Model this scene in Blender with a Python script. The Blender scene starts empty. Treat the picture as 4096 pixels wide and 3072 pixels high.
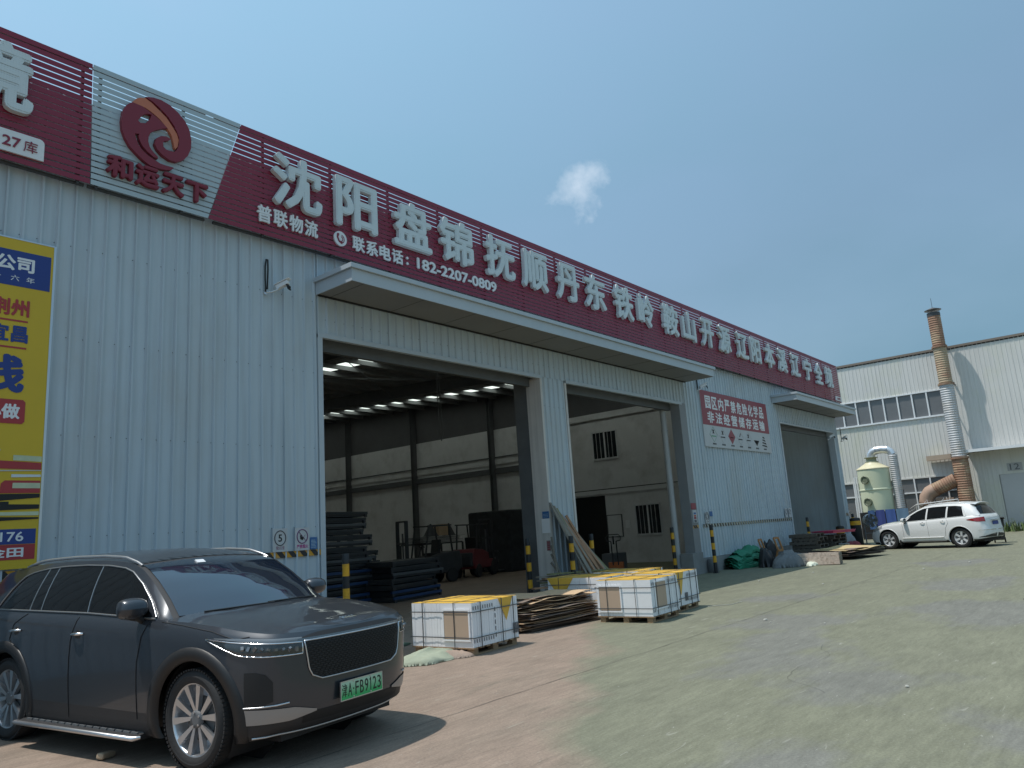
import bpy, bmesh, math, random
from mathutils import Vector, Matrix
import numpy as np
random.seed(7)
SC = bpy.context.scene
COL = SC.collection
# ------------------------------------------------------------------ camera
cam_d = bpy.data.cameras.new('camera'); cam = bpy.data.objects.new('camera', cam_d); COL.objects.link(cam)
XA = Vector((0.6395, 0.1085, 0.7611)); ZA = Vector((-0.0657, -0.9789, 0.1953))
_f = 2996.43
XA = Vector((2523.0, 428.0, _f)).normalized(); ZA = Vector((-1008.0, -15036.0, _f)).normalized()
YA = ZA.cross(XA).normalized(); XA = YA.cross(ZA).normalized()
right = Vector((XA.x, YA.x, ZA.x)); down = Vector((XA.y, YA.y, ZA.y)); fwd = Vector((XA.z, YA.z, ZA.z))
M = Matrix((right, -down, -fwd)).transposed().to_4x4(); M.translation = Vector((0, 0, 1.65))
cam.matrix_world = M
cam_d.sensor_width = 36.0; cam_d.lens = _f / 4096 * 36.0; cam_d.clip_start = 0.05; cam_d.clip_end = 2000
SC.camera = cam
SC.render.resolution_x = 1024; SC.render.resolution_y = 768
# ------------------------------------------------------------------ light, sky, exposure
SUN_TRAVEL = Vector((0.27, -0.26, -1.0)).normalized()
to_sun = -SUN_TRAVEL
SUN_EL = math.asin(to_sun.z)
sun_d = bpy.data.lights.new('sun', 'SUN'); sun = bpy.data.objects.new('sun', sun_d); COL.objects.link(sun)
sun_d.energy = 3.0; sun_d.angle = math.radians(0.55); sun_d.color = (1.0, 0.955, 0.89)
sun.rotation_mode = 'QUATERNION'; sun.rotation_quaternion = SUN_TRAVEL.to_track_quat('-Z', 'Y')
sun.location = (0, 0, 60)
W = bpy.data.worlds.new('World'); SC.world = W; W.use_nodes = True
wn = W.node_tree.nodes; wl = W.node_tree.links; wn.clear()
wo = wn.new('ShaderNodeOutputWorld'); bg = wn.new('ShaderNodeBackground')
sky = wn.new('ShaderNodeTexSky'); sky.sky_type = 'NISHITA'; sky.sun_disc = False
sky.sun_elevation = SUN_EL; sky.sun_rotation = math.atan2(to_sun.x, to_sun.y)
sky.air_density = 1.2; sky.dust_density = 3.0; sky.ozone_density = 1.3; sky.altitude = 10
bg.inputs['Strength'].default_value = 0.15
# thin haze veils and one small fair-weather cloud, laid out by direction in the sky
geo = wn.new('ShaderNodeTexCoord')
cmap = wn.new('ShaderNodeMapping'); cmap.inputs['Scale'].default_value = (1.0, 1.0, 2.2)
veil = wn.new('ShaderNodeTexNoise'); veil.inputs['Scale'].default_value = 1.7; veil.inputs['Detail'].default_value = 5; veil.inputs['Roughness'].default_value = 0.5
vr = wn.new('ShaderNodeMapRange'); vr.inputs[1].default_value = 0.35; vr.inputs[2].default_value = 0.7; vr.inputs[3].default_value = 0.62; vr.inputs[4].default_value = 0.92
mixv = wn.new('ShaderNodeMix'); mixv.data_type = 'RGBA'; mixv.inputs[7].default_value = (1.95, 3.0, 3.9, 1)
wl.new(geo.outputs['Generated'], cmap.inputs[0]); wl.new(cmap.outputs[0], veil.inputs['Vector'])
# hazy air scatters more light towards the sun
dt = wn.new('ShaderNodeVectorMath'); dt.operation = 'DOT_PRODUCT'; dt.inputs[1].default_value = to_sun; wl.new(geo.outputs['Generated'], dt.inputs[0])
dr_ = wn.new('ShaderNodeMapRange'); dr_.inputs[1].default_value = 0.15; dr_.inputs[2].default_value = 0.80; dr_.inputs[3].default_value = 0.60; dr_.inputs[4].default_value = 1.22; wl.new(dt.outputs['Value'], dr_.inputs[0])
vc = wn.new('ShaderNodeVectorMath'); vc.operation = 'SCALE'; vc.inputs[0].default_value = (1.60, 2.98, 4.05); wl.new(dr_.outputs[0], vc.inputs['Scale']); wl.new(vc.outputs[0], mixv.inputs[7])
wl.new(veil.outputs[0], vr.inputs[0]); wl.new(vr.outputs[0], mixv.inputs[0]); wl.new(sky.outputs[0], mixv.inputs[6])
def sky_dir(u, v):
    return (right * (u - 2048) + down * (v - 1536) + fwd * _f).normalized()
cd = sky_dir(2325, 740)
sub = wn.new('ShaderNodeVectorMath'); sub.operation = 'DISTANCE'; sub.inputs[1].default_value = cd
cn = wn.new('ShaderNodeTexNoise'); cn.inputs['Scale'].default_value = 30; cn.inputs['Detail'].default_value = 6; cn.inputs['Roughness'].default_value = 0.6
cmul = wn.new('ShaderNodeMath'); cmul.operation = 'MULTIPLY_ADD'; cmul.inputs[1].default_value = -0.10; 
cr = wn.new('ShaderNodeMapRange'); cr.inputs[1].default_value = -0.012; cr.inputs[2].default_value = -0.055; cr.inputs[3].default_value = 0; cr.inputs[4].default_value = 0.62
mixc = wn.new('ShaderNodeMix'); mixc.data_type = 'RGBA'; mixc.inputs[7].default_value = (3.9, 4.5, 5.2, 1)
wl.new(geo.outputs['Generated'], sub.inputs[0]); wl.new(geo.outputs['Generated'], cn.inputs['Vector'])
wl.new(cn.outputs[0], cmul.inputs[0]); wl.new(sub.outputs['Value'], cmul.inputs[2]); wl.new(cmul.outputs[0], cr.inputs[0])
wl.new(cr.outputs[0], mixc.inputs[0]); wl.new(mixv.outputs[2], mixc.inputs[6])
wl.new(mixc.outputs[2], bg.inputs['Color']); wl.new(bg.outputs[0], wo.inputs['Surface'])
SC.view_settings.view_transform = 'Standard'; SC.view_settings.look = 'None'; SC.view_settings.gamma = 1.0
SC.view_settings.exposure = 0.3; SC.view_settings.use_curve_mapping = False
try:
    SC.cycles.use_denoising = True; SC.cycles.max_bounces = 8; SC.cycles.diffuse_bounces = 4; SC.cycles.glossy_bounces = 4
    SC.cycles.transmission_bounces = 4; SC.cycles.transparent_max_bounces = 6; SC.cycles.sample_clamp_indirect = 6
except Exception: pass

# ------------------------------------------------------------------ helpers
_mats = {}
def mat(name, col, rough=0.6, metal=0.0, var=0.10, scale=2.5, bump=0.0, bscale=40.0, coat=0.0, stretch=(1, 1, 1), spec=0.5, stain=None, stain_amt=0.0, stain_scale=1.0, world=False, streak=0.0):
    if name in _mats: return _mats[name]
    m = bpy.data.materials.new(name); m.use_nodes = True; nt = m.node_tree; n = nt.nodes; l = nt.links
    b = n['Principled BSDF']; tc = n.new('ShaderNodeTexCoord'); mp = n.new('ShaderNodeMapping'); mp.inputs['Scale'].default_value = stretch
    src_ = n.new('ShaderNodeNewGeometry').outputs['Position'] if world else tc.outputs['Object']
    l.new(src_, mp.inputs[0])
    no = n.new('ShaderNodeTexNoise'); no.inputs['Scale'].default_value = scale; no.inputs['Detail'].default_value = 6; no.inputs['Roughness'].default_value = 0.62
    l.new(mp.outputs[0], no.inputs['Vector'])
    mr = n.new('ShaderNodeMapRange'); mr.inputs[1].default_value = 0.25; mr.inputs[2].default_value = 0.75
    mr.inputs[3].default_value = 1 - var; mr.inputs[4].default_value = 1 + var * 0.6
    l.new(no.outputs[0], mr.inputs[0])
    mx = n.new('ShaderNodeVectorMath'); mx.operation = 'SCALE'; mx.inputs[0].default_value = col; l.new(mr.outputs[0], mx.inputs['Scale'])
    out = mx.outputs[0]
    if streak > 0:   # rain streaks running down the sheets
        ms = n.new('ShaderNodeMapping'); ms.inputs['Scale'].default_value = (7, 7, 0.28); l.new(src_, ms.inputs[0])
        ns_ = n.new('ShaderNodeTexNoise'); ns_.inputs['Scale'].default_value = 1.6; ns_.inputs['Detail'].default_value = 5; l.new(ms.outputs[0], ns_.inputs['Vector'])
        rs = n.new('ShaderNodeMapRange'); rs.inputs[1].default_value = 0.45; rs.inputs[2].default_value = 0.75; rs.inputs[3].default_value = 1.0; rs.inputs[4].default_value = 1-streak; l.new(ns_.outputs[0], rs.inputs[0])
        sv = n.new('ShaderNodeVectorMath'); sv.operation = 'SCALE'; l.new(out, sv.inputs[0]); l.new(rs.outputs[0], sv.inputs['Scale']); out = sv.outputs[0]
    if stain is not None:
        n2 = n.new('ShaderNodeTexNoise'); n2.inputs['Scale'].default_value = stain_scale; n2.inputs['Detail'].default_value = 7; n2.inputs['Roughness'].default_value = 0.65
        l.new(mp.outputs[0], n2.inputs['Vector'])
        r2 = n.new('ShaderNodeMapRange'); r2.inputs[1].default_value = 0.5; r2.inputs[2].default_value = 0.68; r2.inputs[3].default_value = 0; r2.inputs[4].default_value = stain_amt
        l.new(n2.outputs[0], r2.inputs[0])
        m2 = n.new('ShaderNodeMix'); m2.data_type = 'RGBA'; m2.inputs[7].default_value = (*stain, 1); l.new(r2.outputs[0], m2.inputs[0]); l.new(out, m2.inputs[6]); out = m2.outputs[2]
    l.new(out, b.inputs['Base Color'])
    rr = n.new('ShaderNodeMapRange'); rr.inputs[3].default_value = max(0.02, rough - 0.08 * min(1, rough * 2)); rr.inputs[4].default_value = min(1, rough + 0.1 * min(1, rough * 2)); l.new(no.outputs[0], rr.inputs[0]); l.new(rr.outputs[0], b.inputs['Roughness'])
    b.inputs['Metallic'].default_value = metal; b.inputs['Coat Weight'].default_value = coat; b.inputs['Coat Roughness'].default_value = 0.04
    b.inputs['Specular IOR Level'].default_value = spec
    if bump > 0:
        nb = n.new('ShaderNodeTexNoise'); nb.inputs['Scale'].default_value = bscale; nb.inputs['Detail'].default_value = 4; l.new(mp.outputs[0], nb.inputs['Vector'])
        bp = n.new('ShaderNodeBump'); bp.inputs['Strength'].default_value = bump; bp.inputs['Distance'].default_value = 0.02; l.new(nb.outputs[0], bp.inputs['Height']); l.new(bp.outputs[0], b.inputs['Normal'])
    _mats[name] = m; return m

class MB:
    def __init__(s): s.v = []; s.f = []; s.m = []; s.sm = []
    def add(s, vs, fs, m=0, smooth=False):
        o = len(s.v); s.v += [tuple(p) for p in vs]
        for f in fs: s.f.append([i + o for i in f]); s.m.append(m); s.sm.append(smooth)
        return s
    def box(s, x0, x1, y0, y1, z0, z1, m=0):
        return s.add([(x0,y0,z0),(x1,y0,z0),(x1,y1,z0),(x0,y1,z0),(x0,y0,z1),(x1,y0,z1),(x1,y1,z1),(x0,y1,z1)],
                     [(0,3,2,1),(4,5,6,7),(0,1,5,4),(1,2,6,5),(2,3,7,6),(3,0,4,7)], m)
    def obox(s, c, dx, dy, dz, rot=(0,0,0), m=0):
        R = Matrix.Rotation(rot[2],3,'Z') @ Matrix.Rotation(rot[1],3,'Y') @ Matrix.Rotation(rot[0],3,'X'); c = Vector(c)
        vs = [c + R @ Vector((sx*dx/2, sy*dy/2, sz*dz/2)) for sz in (-1,1) for sx,sy in ((-1,-1),(1,-1),(1,1),(-1,1))]
        return s.add(vs, [(0,3,2,1),(4,5,6,7),(0,1,5,4),(1,2,6,5),(2,3,7,6),(3,0,4,7)], m)
    def bar(s, a, b, w, h, up=(0,0,1), m=0):
        a = Vector(a); b = Vector(b); d = (b-a).normalized(); u = Vector(up)
        sd = d.cross(u)
        if sd.length < 1e-4: sd = d.cross(Vector((1,0,0)))
        sd.normalize(); u = sd.cross(d).normalized()
        vs = [p + sd*sx*w/2 + u*sz*h/2 for p in (a,b) for sx,sz in ((-1,-1),(1,-1),(1,1),(-1,1))]
        return s.add(vs, [(3,2,1,0),(4,5,6,7),(0,1,5,4),(1,2,6,5),(2,3,7,6),(3,0,4,7)], m)
    def ring(s, c, axis, r, n, ph=0):
        c = Vector(c); a = Vector(axis).normalized(); t = a.orthogonal() if abs(a.z) < 0.99 else Vector((1,0,0))
        if abs(a.z) < 0.99: t = a.cross(Vector((0,0,1))).normalized()
        b = a.cross(t)
        return [c + t*math.cos(ph+2*math.pi*i/n)*r + b*math.sin(ph+2*math.pi*i/n)*r for i in range(n)]
    def lathe(s, c, axis, prof, n=16, m=0, smooth=True, cap0=True, cap1=True):
        c = Vector(c); a = Vector(axis).normalized(); rows = [s.ring(c + a*h, a, r, n) for h, r in prof]
        vs = [p for r in rows for p in r]; fs = []
        for j in range(len(rows)-1):
            for i in range(n): fs.append((j*n+i, j*n+(i+1)%n, (j+1)*n+(i+1)%n, (j+1)*n+i))
        s.add(vs, fs, m, smooth)
        if cap0: s.add(rows[0], [list(range(n))[::-1]], m)
        if cap1: s.add(rows[-1], [list(range(n))], m)
        return s
    def cyl(s, a, b, r, n=12, m=0, r2=None, smooth=True):
        a = Vector(a); b = Vector(b); return s.lathe(a, b-a, [(0, r), ((b-a).length, r if r2 is None else r2)], n, m, smooth)
    def tube(s, pts, r, n=8, m=0, closed=False):
        P = [Vector(p) for p in pts]; k = len(P); rows = []
        prev = None
        for i in range(k):
            d = (P[(i+1)%k]-P[i-1]) if closed else (P[min(i+1,k-1)]-P[max(i-1,0)])
            d.normalize()
            if prev is None: t = d.cross(Vector((0,0,1))); t = t if t.length > 1e-3 else d.cross(Vector((1,0,0)))
            else: t = prev - d*prev.dot(d)
            t.normalize(); prev = t; b = d.cross(t)
            rr = r[i] if isinstance(r, (list, tuple)) else r
            rows.append([P[i] + t*math.cos(2*math.pi*j/n)*rr + b*math.sin(2*math.pi*j/n)*rr for j in range(n)])
        vs = [p for q in rows for p in q]; fs = []
        for i in range(k if closed else k-1):
            for j in range(n): fs.append((i*n+j, i*n+(j+1)%n, ((i+1)%k)*n+(j+1)%n, ((i+1)%k)*n+j))
        s.add(vs, fs, m, True)
        if not closed: s.add(rows[0], [list(range(n))[::-1]], m); s.add(rows[-1], [list(range(n))], m)
        return s
    def grid(s, rows, m=0, smooth=True, flip=False):
        nr = len(rows); nc = len(rows[0]); vs = [p for r in rows for p in r]; fs = []
        for i in range(nr-1):
            for j in range(nc-1):
                f = (i*nc+j, i*nc+j+1, (i+1)*nc+j+1, (i+1)*nc+j); fs.append(f[::-1] if flip else f)
        return s.add(vs, fs, m, smooth)
    def prism(s, poly, org, R, U, d, m=0):
        """poly in (r,u) plane, extruded from org by -N*d .. N*d0 where N=RxU"""
        org = Vector(org); R = Vector(R); U = Vector(U); N = R.cross(U); k = len(poly)
        a = [org + R*p[0] + U*p[1] for p in poly]; b = [p + N*d for p in a]
        return s.add(a+b, [list(range(k))[::-1], list(range(k, 2*k))] + [(i, (i+1)%k, k+(i+1)%k, k+i) for i in range(k)], m)
    def mesh(s, name, mats):
        me = bpy.data.meshes.new(name); me.from_pydata(s.v, [], s.f); 
        for m in (mats if isinstance(mats, (list, tuple)) else [mats]): me.materials.append(m)
        me.polygons.foreach_set('material_index', s.m); me.polygons.foreach_set('use_smooth', s.sm); me.update(); return me
    def build(s, name, mats, parent=None, loc=None):
        return put(name, s.mesh(name, mats), parent, loc)
def put(name, me, parent=None, loc=None, rot=None):
    o = bpy.data.objects.new(name, me); COL.objects.link(o)
    if parent is not None: o.parent = parent
    if loc is not None: o.location = loc
    if rot is not None: o.rotation_euler = rot
    return o
def tag(o, label=None, cat=None, group=None, kind=None):
    if label: o['label'] = label
    if cat: o['category'] = cat
    if group: o['group'] = group
    if kind: o['kind'] = kind
    return o
def thing(name, label, cat, loc=(0,0,0), rz=0.0, group=None):
    o = bpy.data.objects.new(name, None); COL.objects.link(o); o.location = loc; o.rotation_euler = (0,0,rz)
    o.empty_display_size = 0.2
    return tag(o, label, cat, group)
def children(o): return [c for c in bpy.data.objects if c.parent == o]
def dup(root, loc=None, rz=None, label=None):
    def cp(o, par):
        c = o.copy(); COL.objects.link(c); c.parent = par
        for ch in children(o): cp(ch, c)
        return c
    r = cp(root, None)
    if loc is not None: r.location = loc
    if rz is not None: r.rotation_euler = (0,0,rz)
    if label: r['label'] = label
    return r
def bevel(o, w=0.01, seg=2, ang=35):
    md = o.modifiers.new('bevel', 'BEVEL'); md.width = w; md.segments = seg; md.limit_method = 'ANGLE'; md.angle_limit = math.radians(ang); return o

# lettering: glyph outlines turned into meshes and fitted into a rectangle on a plane
_gl = {}
def glyph(text, bold=0.0, depth=0.05):
    key = (text, bold, depth)
    if key in _gl: return _gl[key]
    cu = bpy.data.curves.new('glyph', 'FONT'); cu.body = text; cu.size = 1.0; cu.offset = bold; cu.extrude = depth/2; cu.resolution_u = 3
    o = bpy.data.objects.new('glyph', cu); COL.objects.link(o)
    dg = bpy.context.evaluated_depsgraph_get(); dg.update()
    me = bpy.data.meshes.new_from_object(o.evaluated_get(dg))
    vs = np.array([v.co[:] for v in me.vertices]); fs = [list(p.vertices) for p in me.polygons]
    bpy.data.objects.remove(o); bpy.data.curves.remove(cu); bpy.data.meshes.remove(me)
    _gl[key] = (vs, fs); return vs, fs
def letter_into(mb, text, org, R, U, r0, r1, u0, u1, thick=0.004, bold=0.02, m=0):
    """fits text into the box r0..r1 x u0..u1 of the plane (org, R right, U up), standing proud by thick along R x U"""
    v0, fs = glyph(text, 0.0, 0.05)
    if len(v0) == 0: return
    # heavier weight: the glyph laid over itself in eight directions, each copy a hair deeper than the last
    dirs = [(0, 0)] if bold <= 0.012 else [(0, 0)] + [(math.cos(k*math.pi/4), math.sin(k*math.pi/4)) for k in range(8)]
    dirs = [(a*bold*0.85, b*bold*0.85) for a, b in dirs]; nv = len(v0)
    vs = np.vstack([v0*np.array([1, 1, 1]) + np.array([a, b, 0]) for a, b in dirs])
    for k in range(len(dirs)): blk = vs[k*nv:(k+1)*nv]; blk[blk[:,2] > 0, 2] = 0.025*(1-0.016*k)
    fs = [[i+k*nv for i in f] for k in range(len(dirs)) for f in fs]
    org = Vector(org); R = Vector(R); U = Vector(U); N = R.cross(U)
    mn = vs.min(0); mx = vs.max(0); sz = np.maximum(mx - mn, 1e-6)
    out = []
    for v in vs:
        a = r0 + (v[0]-mn[0])/sz[0]*(r1-r0); b = u0 + (v[1]-mn[1])/sz[1]*(u1-u0); c = (v[2]-mn[2])/sz[2]*thick
        out.append(org + R*a + U*b + N*c)
    mb.add(out, fs, m)
EX = Vector((1,0,0)); EZ = Vector((0,0,1)); EY = Vector((0,1,0))
# ================================================================== materials
m_clad = mat('painted_steel', (0.48, 0.55, 0.60), 0.36, 0.0, 0.06, 0.35, stain=(0.42, 0.42, 0.40), stain_amt=0.45, stain_scale=0.55, stretch=(1, 1, 0.6), world=True, streak=0.16)
m_screw = mat('screw_dark', (0.05, 0.05, 0.055), 0.5)
m_trim = mat('trim_steel', (0.45, 0.50, 0.54), 0.45, 0, 0.06, 1.5)
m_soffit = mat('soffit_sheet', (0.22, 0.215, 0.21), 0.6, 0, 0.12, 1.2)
m_dark = mat('dark_steel', (0.06, 0.062, 0.066), 0.55, 0, 0.2, 4)
m_beam = mat('primer_steel', (0.11, 0.115, 0.12), 0.55, 0, 0.2, 3)
m_roofin = mat('roof_underside', (0.22, 0.225, 0.23), 0.6, 0, 0.1, 2)
m_white = mat('white_paint', (0.74, 0.75, 0.76), 0.45, 0, 0.05, 3)
m_off = mat('office_plaster', (0.66, 0.66, 0.66), 0.8, 0, 0.08, 1.2, stain=(0.3, 0.29, 0.27), stain_amt=0.4, stain_scale=0.8)
m_plinth = mat('plinth_concrete', (0.25, 0.25, 0.245), 0.9, 0, 0.2, 3, bump=0.3)
m_red = mat('sign_red', (0.235, 0.020, 0.048), 0.42, 0, 0.08, 1.0)
m_grey = mat('sign_grey', (0.42, 0.50, 0.54), 0.42, 0, 0.05, 1.0)
m_logo = mat('logo_maroon', (0.21, 0.018, 0.035), 0.45, 0, 0.05, 2)
m_orange = mat('logo_orange', (0.55, 0.17, 0.09), 0.45, 0, 0.08, 2)
m_black = mat('matt_black', (0.012, 0.012, 0.013), 0.6, 0, 0.2, 5)
m_yel = mat('safety_yellow', (0.75, 0.38, 0.02), 0.5, 0, 0.12, 5, stain=(0.25, 0.16, 0.05), stain_amt=0.5, stain_scale=6)
m_blk = mat('safety_black', (0.02, 0.02, 0.022), 0.5, 0, 0.2, 5)
m_glass = mat('dark_glass', (0.02, 0.025, 0.03), 0.06, 0, 0.05, 2)
m_wood = mat('raw_wood', (0.36, 0.235, 0.135), 0.8, 0, 0.3, 6, bump=0.3, stretch=(1, 8, 8))
m_greywood = mat('weathered_wood', (0.20, 0.175, 0.14), 0.85, 0, 0.35, 5, bump=0.3, stretch=(8, 8, 1))
m_card = mat('cardboard', (0.46, 0.31, 0.19), 0.85, 0, 0.15, 4)
m_chrome = mat('bright_metal', (0.75, 0.76, 0.78), 0.16, 1.0, 0.05, 3)
m_alu = mat('brushed_alu', (0.62, 0.63, 0.65), 0.30, 0.9, 0.05, 3)
m_rubber = mat('rubber', (0.022, 0.022, 0.023), 0.75, 0, 0.2, 12, bump=0.1)
m_plastic = mat('black_plastic', (0.022, 0.022, 0.024), 0.55, 0, 0.15, 8)

# LED letter face: pale sheet pierced by a fine regular grid of lamp holes
m_led = mat('led_face', (0.62, 0.68, 0.70), 0.5, 0, 0.06, 3)
def _led():
    nt = m_led.node_tree; n = nt.nodes; l = nt.links; b = n['Principled BSDF']; src = b.inputs['Base Color'].links[0].from_socket
    tc = n.new('ShaderNodeTexCoord'); v = n.new('ShaderNodeTexVoronoi'); v.inputs['Scale'].default_value = 30; v.inputs['Randomness'].default_value = 0
    l.new(tc.outputs['Object'], v.inputs['Vector']); r = n.new('ShaderNodeMapRange'); r.inputs[1].default_value = 0.16; r.inputs[2].default_value = 0.28; r.inputs[3].default_value = 0.8; r.inputs[4].default_value = 1
    l.new(v.outputs['Distance'], r.inputs[0]); s = n.new('ShaderNodeVectorMath'); s.operation = 'SCALE'; l.new(src, s.inputs[0]); l.new(r.outputs[0], s.inputs['Scale']); l.new(s.outputs[0], b.inputs['Base Color'])
_led()

# ================================================================== ground
STAINS = [(8.75,3.1,0.55),(8.85,3.8,0.5),(12.2,4.75,0.75),(10.5,4.1,0.5),(7.9,2.25,0.4),(13.8,2.1,1.1),(15.7,6.0,0.6),(5.4,2.25,0.3),(6.6,1.0,0.35),(18.5,3.2,0.9),(25.0,4.5,0.9)]
def ground_material():
    m = bpy.data.materials.new('yard_concrete'); m.use_nodes = True; nt = m.node_tree; n = nt.nodes; l = nt.links; b = n['Principled BSDF']
    tc = n.new('ShaderNodeTexCoord')
    def noise(sc, det=6, ro=0.6, st=(1,1,1), dist=0.0):
        mp = n.new('ShaderNodeMapping'); mp.inputs['Scale'].default_value = st; l.new(tc.outputs['Object'], mp.inputs[0])
        o = n.new('ShaderNodeTexNoise'); o.inputs['Scale'].default_value = sc; o.inputs['Detail'].default_value = det; o.inputs['Roughness'].default_value = ro; o.inputs['Distortion'].default_value = dist
        l.new(mp.outputs[0], o.inputs['Vector']); return o.outputs[0]
    def rng(s, a, b_, c, d):
        r = n.new('ShaderNodeMapRange'); r.inputs[1].default_value = a; r.inputs[2].default_value = b_; r.inputs[3].default_value = c; r.inputs[4].default_value = d; l.new(s, r.inputs[0]); return r.outputs[0]
    def mix(f, a, c):
        x = n.new('ShaderNodeMix'); x.data_type = 'RGBA'; l.new(f, x.inputs[0])
        for k, v in ((6, a), (7, c)):
            if isinstance(v, tuple): x.inputs[k].default_value = (*v, 1)
            else: l.new(v, x.inputs[k])
        return x.outputs[2]
    def scale(c, f):
        s = n.new('ShaderNodeVectorMath'); s.operation = 'SCALE'; l.new(c, s.inputs[0]); l.new(f, s.inputs['Scale']); return s.outputs[0]
    # worn concrete: an earthy, trodden strip near the loading doors, greener bare slab further out
    sep = n.new('ShaderNodeSeparateXYZ'); l.new(tc.outputs['Object'], sep.inputs[0])
    d1 = n.new('ShaderNodeMath'); d1.operation = 'MULTIPLY_ADD'; d1.inputs[1].default_value = -0.60; l.new(sep.outputs['X'], d1.inputs[0]); l.new(sep.outputs['Y'], d1.inputs[2])
    d2 = n.new('ShaderNodeMath'); d2.operation = 'MULTIPLY_ADD'; d2.inputs[1].default_value = 2.2; l.new(noise(0.5, 3), d2.inputs[0]); l.new(d1.outputs[0], d2.inputs[2])
    near = rng(d2.outputs[0], 1.6, 2.2, 0, 1)
    base = mix(near, (0.190, 0.190, 0.134), (0.275, 0.208, 0.162))
    # old grey water stains, each at its own place on the slab
    nz = noise(0.9, 5, 0.6, (0.6, 1, 1)); patch = None
    for (px, py, pr) in STAINS:
        dd = n.new('ShaderNodeVectorMath'); dd.operation = 'DISTANCE'; dd.inputs[1].default_value = (px*0.7, py, 0); mq = n.new('ShaderNodeMapping'); mq.inputs['Scale'].default_value = (0.7, 1, 1); l.new(tc.outputs['Object'], mq.inputs[0]); l.new(mq.outputs[0], dd.inputs[0])
        ad = n.new('ShaderNodeMath'); ad.operation = 'MULTIPLY_ADD'; ad.inputs[1].default_value = 2.6; l.new(nz, ad.inputs[0]); l.new(dd.outputs['Value'], ad.inputs[2])
        q = rng(ad.outputs[0], pr+1.30+0.22, pr+1.30-0.18, 0, 1)
        if patch is None: patch = q
        else: mm = n.new('ShaderNodeMath'); mm.operation = 'MAXIMUM'; l.new(patch, mm.inputs[0]); l.new(q, mm.inputs[1]); patch = mm.outputs[0]
    ps = n.new('ShaderNodeMath'); ps.operation = 'MULTIPLY'; ps.inputs[1].default_value = 0.65; l.new(patch, ps.inputs[0])
    base = mix(ps.outputs[0], base, (0.176, 0.172, 0.162))
    base = mix(rng(noise(0.7, 5, 0.6, (0.35, 1, 1)), 0.5, 0.72, 0, 0.25), base, (0.14, 0.138, 0.108))
    base = scale(base, rng(noise(2.6, 8, 0.7, (0.4, 1, 1)), 0.25, 0.75, 0.82, 1.14))
    base = scale(base, rng(noise(12, 6, 0.75, (0.22, 1.2, 1)), 0.3, 0.7, 0.80, 1.16))
    base = scale(base, rng(noise(45, 4, 0.7), 0.2, 0.8, 0.70, 1.25))
    # pale scuffs and drips dragged along the traffic direction
    sc1 = rng(noise(9, 3, 0.5, (0.22, 1.3, 1), 0.6), 0.68, 0.75, 0, 0.5)
    base = mix(sc1, base, (0.36, 0.35, 0.30))
    sc3 = rng(noise(30, 2, 0.5, (0.3, 1.6, 1), 1.0), 0.72, 0.76, 0, 0.7); base = mix(sc3, base, (0.40, 0.39, 0.34))
    sc4 = rng(noise(1.7, 6, 0.7, (0.22, 1.4, 1), 0.4), 0.58, 0.70, 0, 0.4); base = mix(sc4, base, (0.105, 0.102, 0.078))
    sc2 = rng(noise(5.5, 4, 0.6, (1.0, 0.5, 1)), 0.66, 0.74, 0, 0.5); base = mix(sc2, base, (0.10, 0.098, 0.08))
    l.new(base, b.inputs['Base Color']); b.inputs['Roughness'].default_value = 0.88; b.inputs['Specular IOR Level'].default_value = 0.3
    bp = n.new('ShaderNodeBump'); bp.inputs['Strength'].default_value = 0.35; bp.inputs['Distance'].default_value = 0.01; l.new(noise(60, 5, 0.7), bp.inputs['Height']); l.new(bp.outputs[0], b.inputs['Normal'])
    return m
gm = ground_material()
gr = MB().add([(-300,-300,0),(600,-300,0),(600,300,0),(-300,300,0)], [(0,1,2,3)]).build('ground', gm); tag(gr, kind='structure')
m_joint = mat('joint_filler', (0.075, 0.072, 0.064), 0.9)
def wob(x0, x1, y, w, n=60, amp=0.015):
    mb = MB(); P = []
    for i in range(n+1):
        x = x0 + (x1-x0)*i/n; yy = y + random.uniform(-amp, amp); ww = w*random.uniform(0.4, 1.2); P.append((x, yy, ww))
    for i in range(n):
        a, b_ = P[i], P[i+1]; mb.add([(a[0],a[1]-a[2]/2,0.004),(b_[0],b_[1]-b_[2]/2,0.004),(b_[0],b_[1]+b_[2]/2,0.004),(a[0],a[1]+a[2]/2,0.004)], [(0,1,2,3)])
    return mb
for y in (5.4, -0.6, -6.6):
    wob(-10, 48.5, y, 0.009, 200).build('expansion_joint', m_joint, gr)
# hairline cracks
for (x, y, ang, L) in ((7.5, 2.6, 0.4, 3.0), (15.5, 6.3, 0.15, 3.5), (20, 2.0, 0.7, 4)):
    mb = MB(); p = Vector((x, y, 0.004)); a = ang
    for i in range(int(L/0.12)):
        a += random.uniform(-0.45, 0.45); a = ang + (a-ang)*0.8; q = p + Vector((math.cos(a), math.sin(a), 0))*0.12; nrm = Vector((-math.sin(a), math.cos(a), 0))*0.0016
        mb.add([p-nrm, q-nrm, q+nrm, p+nrm], [(0,1,2,3)]); p = q
    mb.build('crack', m_joint, gr)

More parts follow.
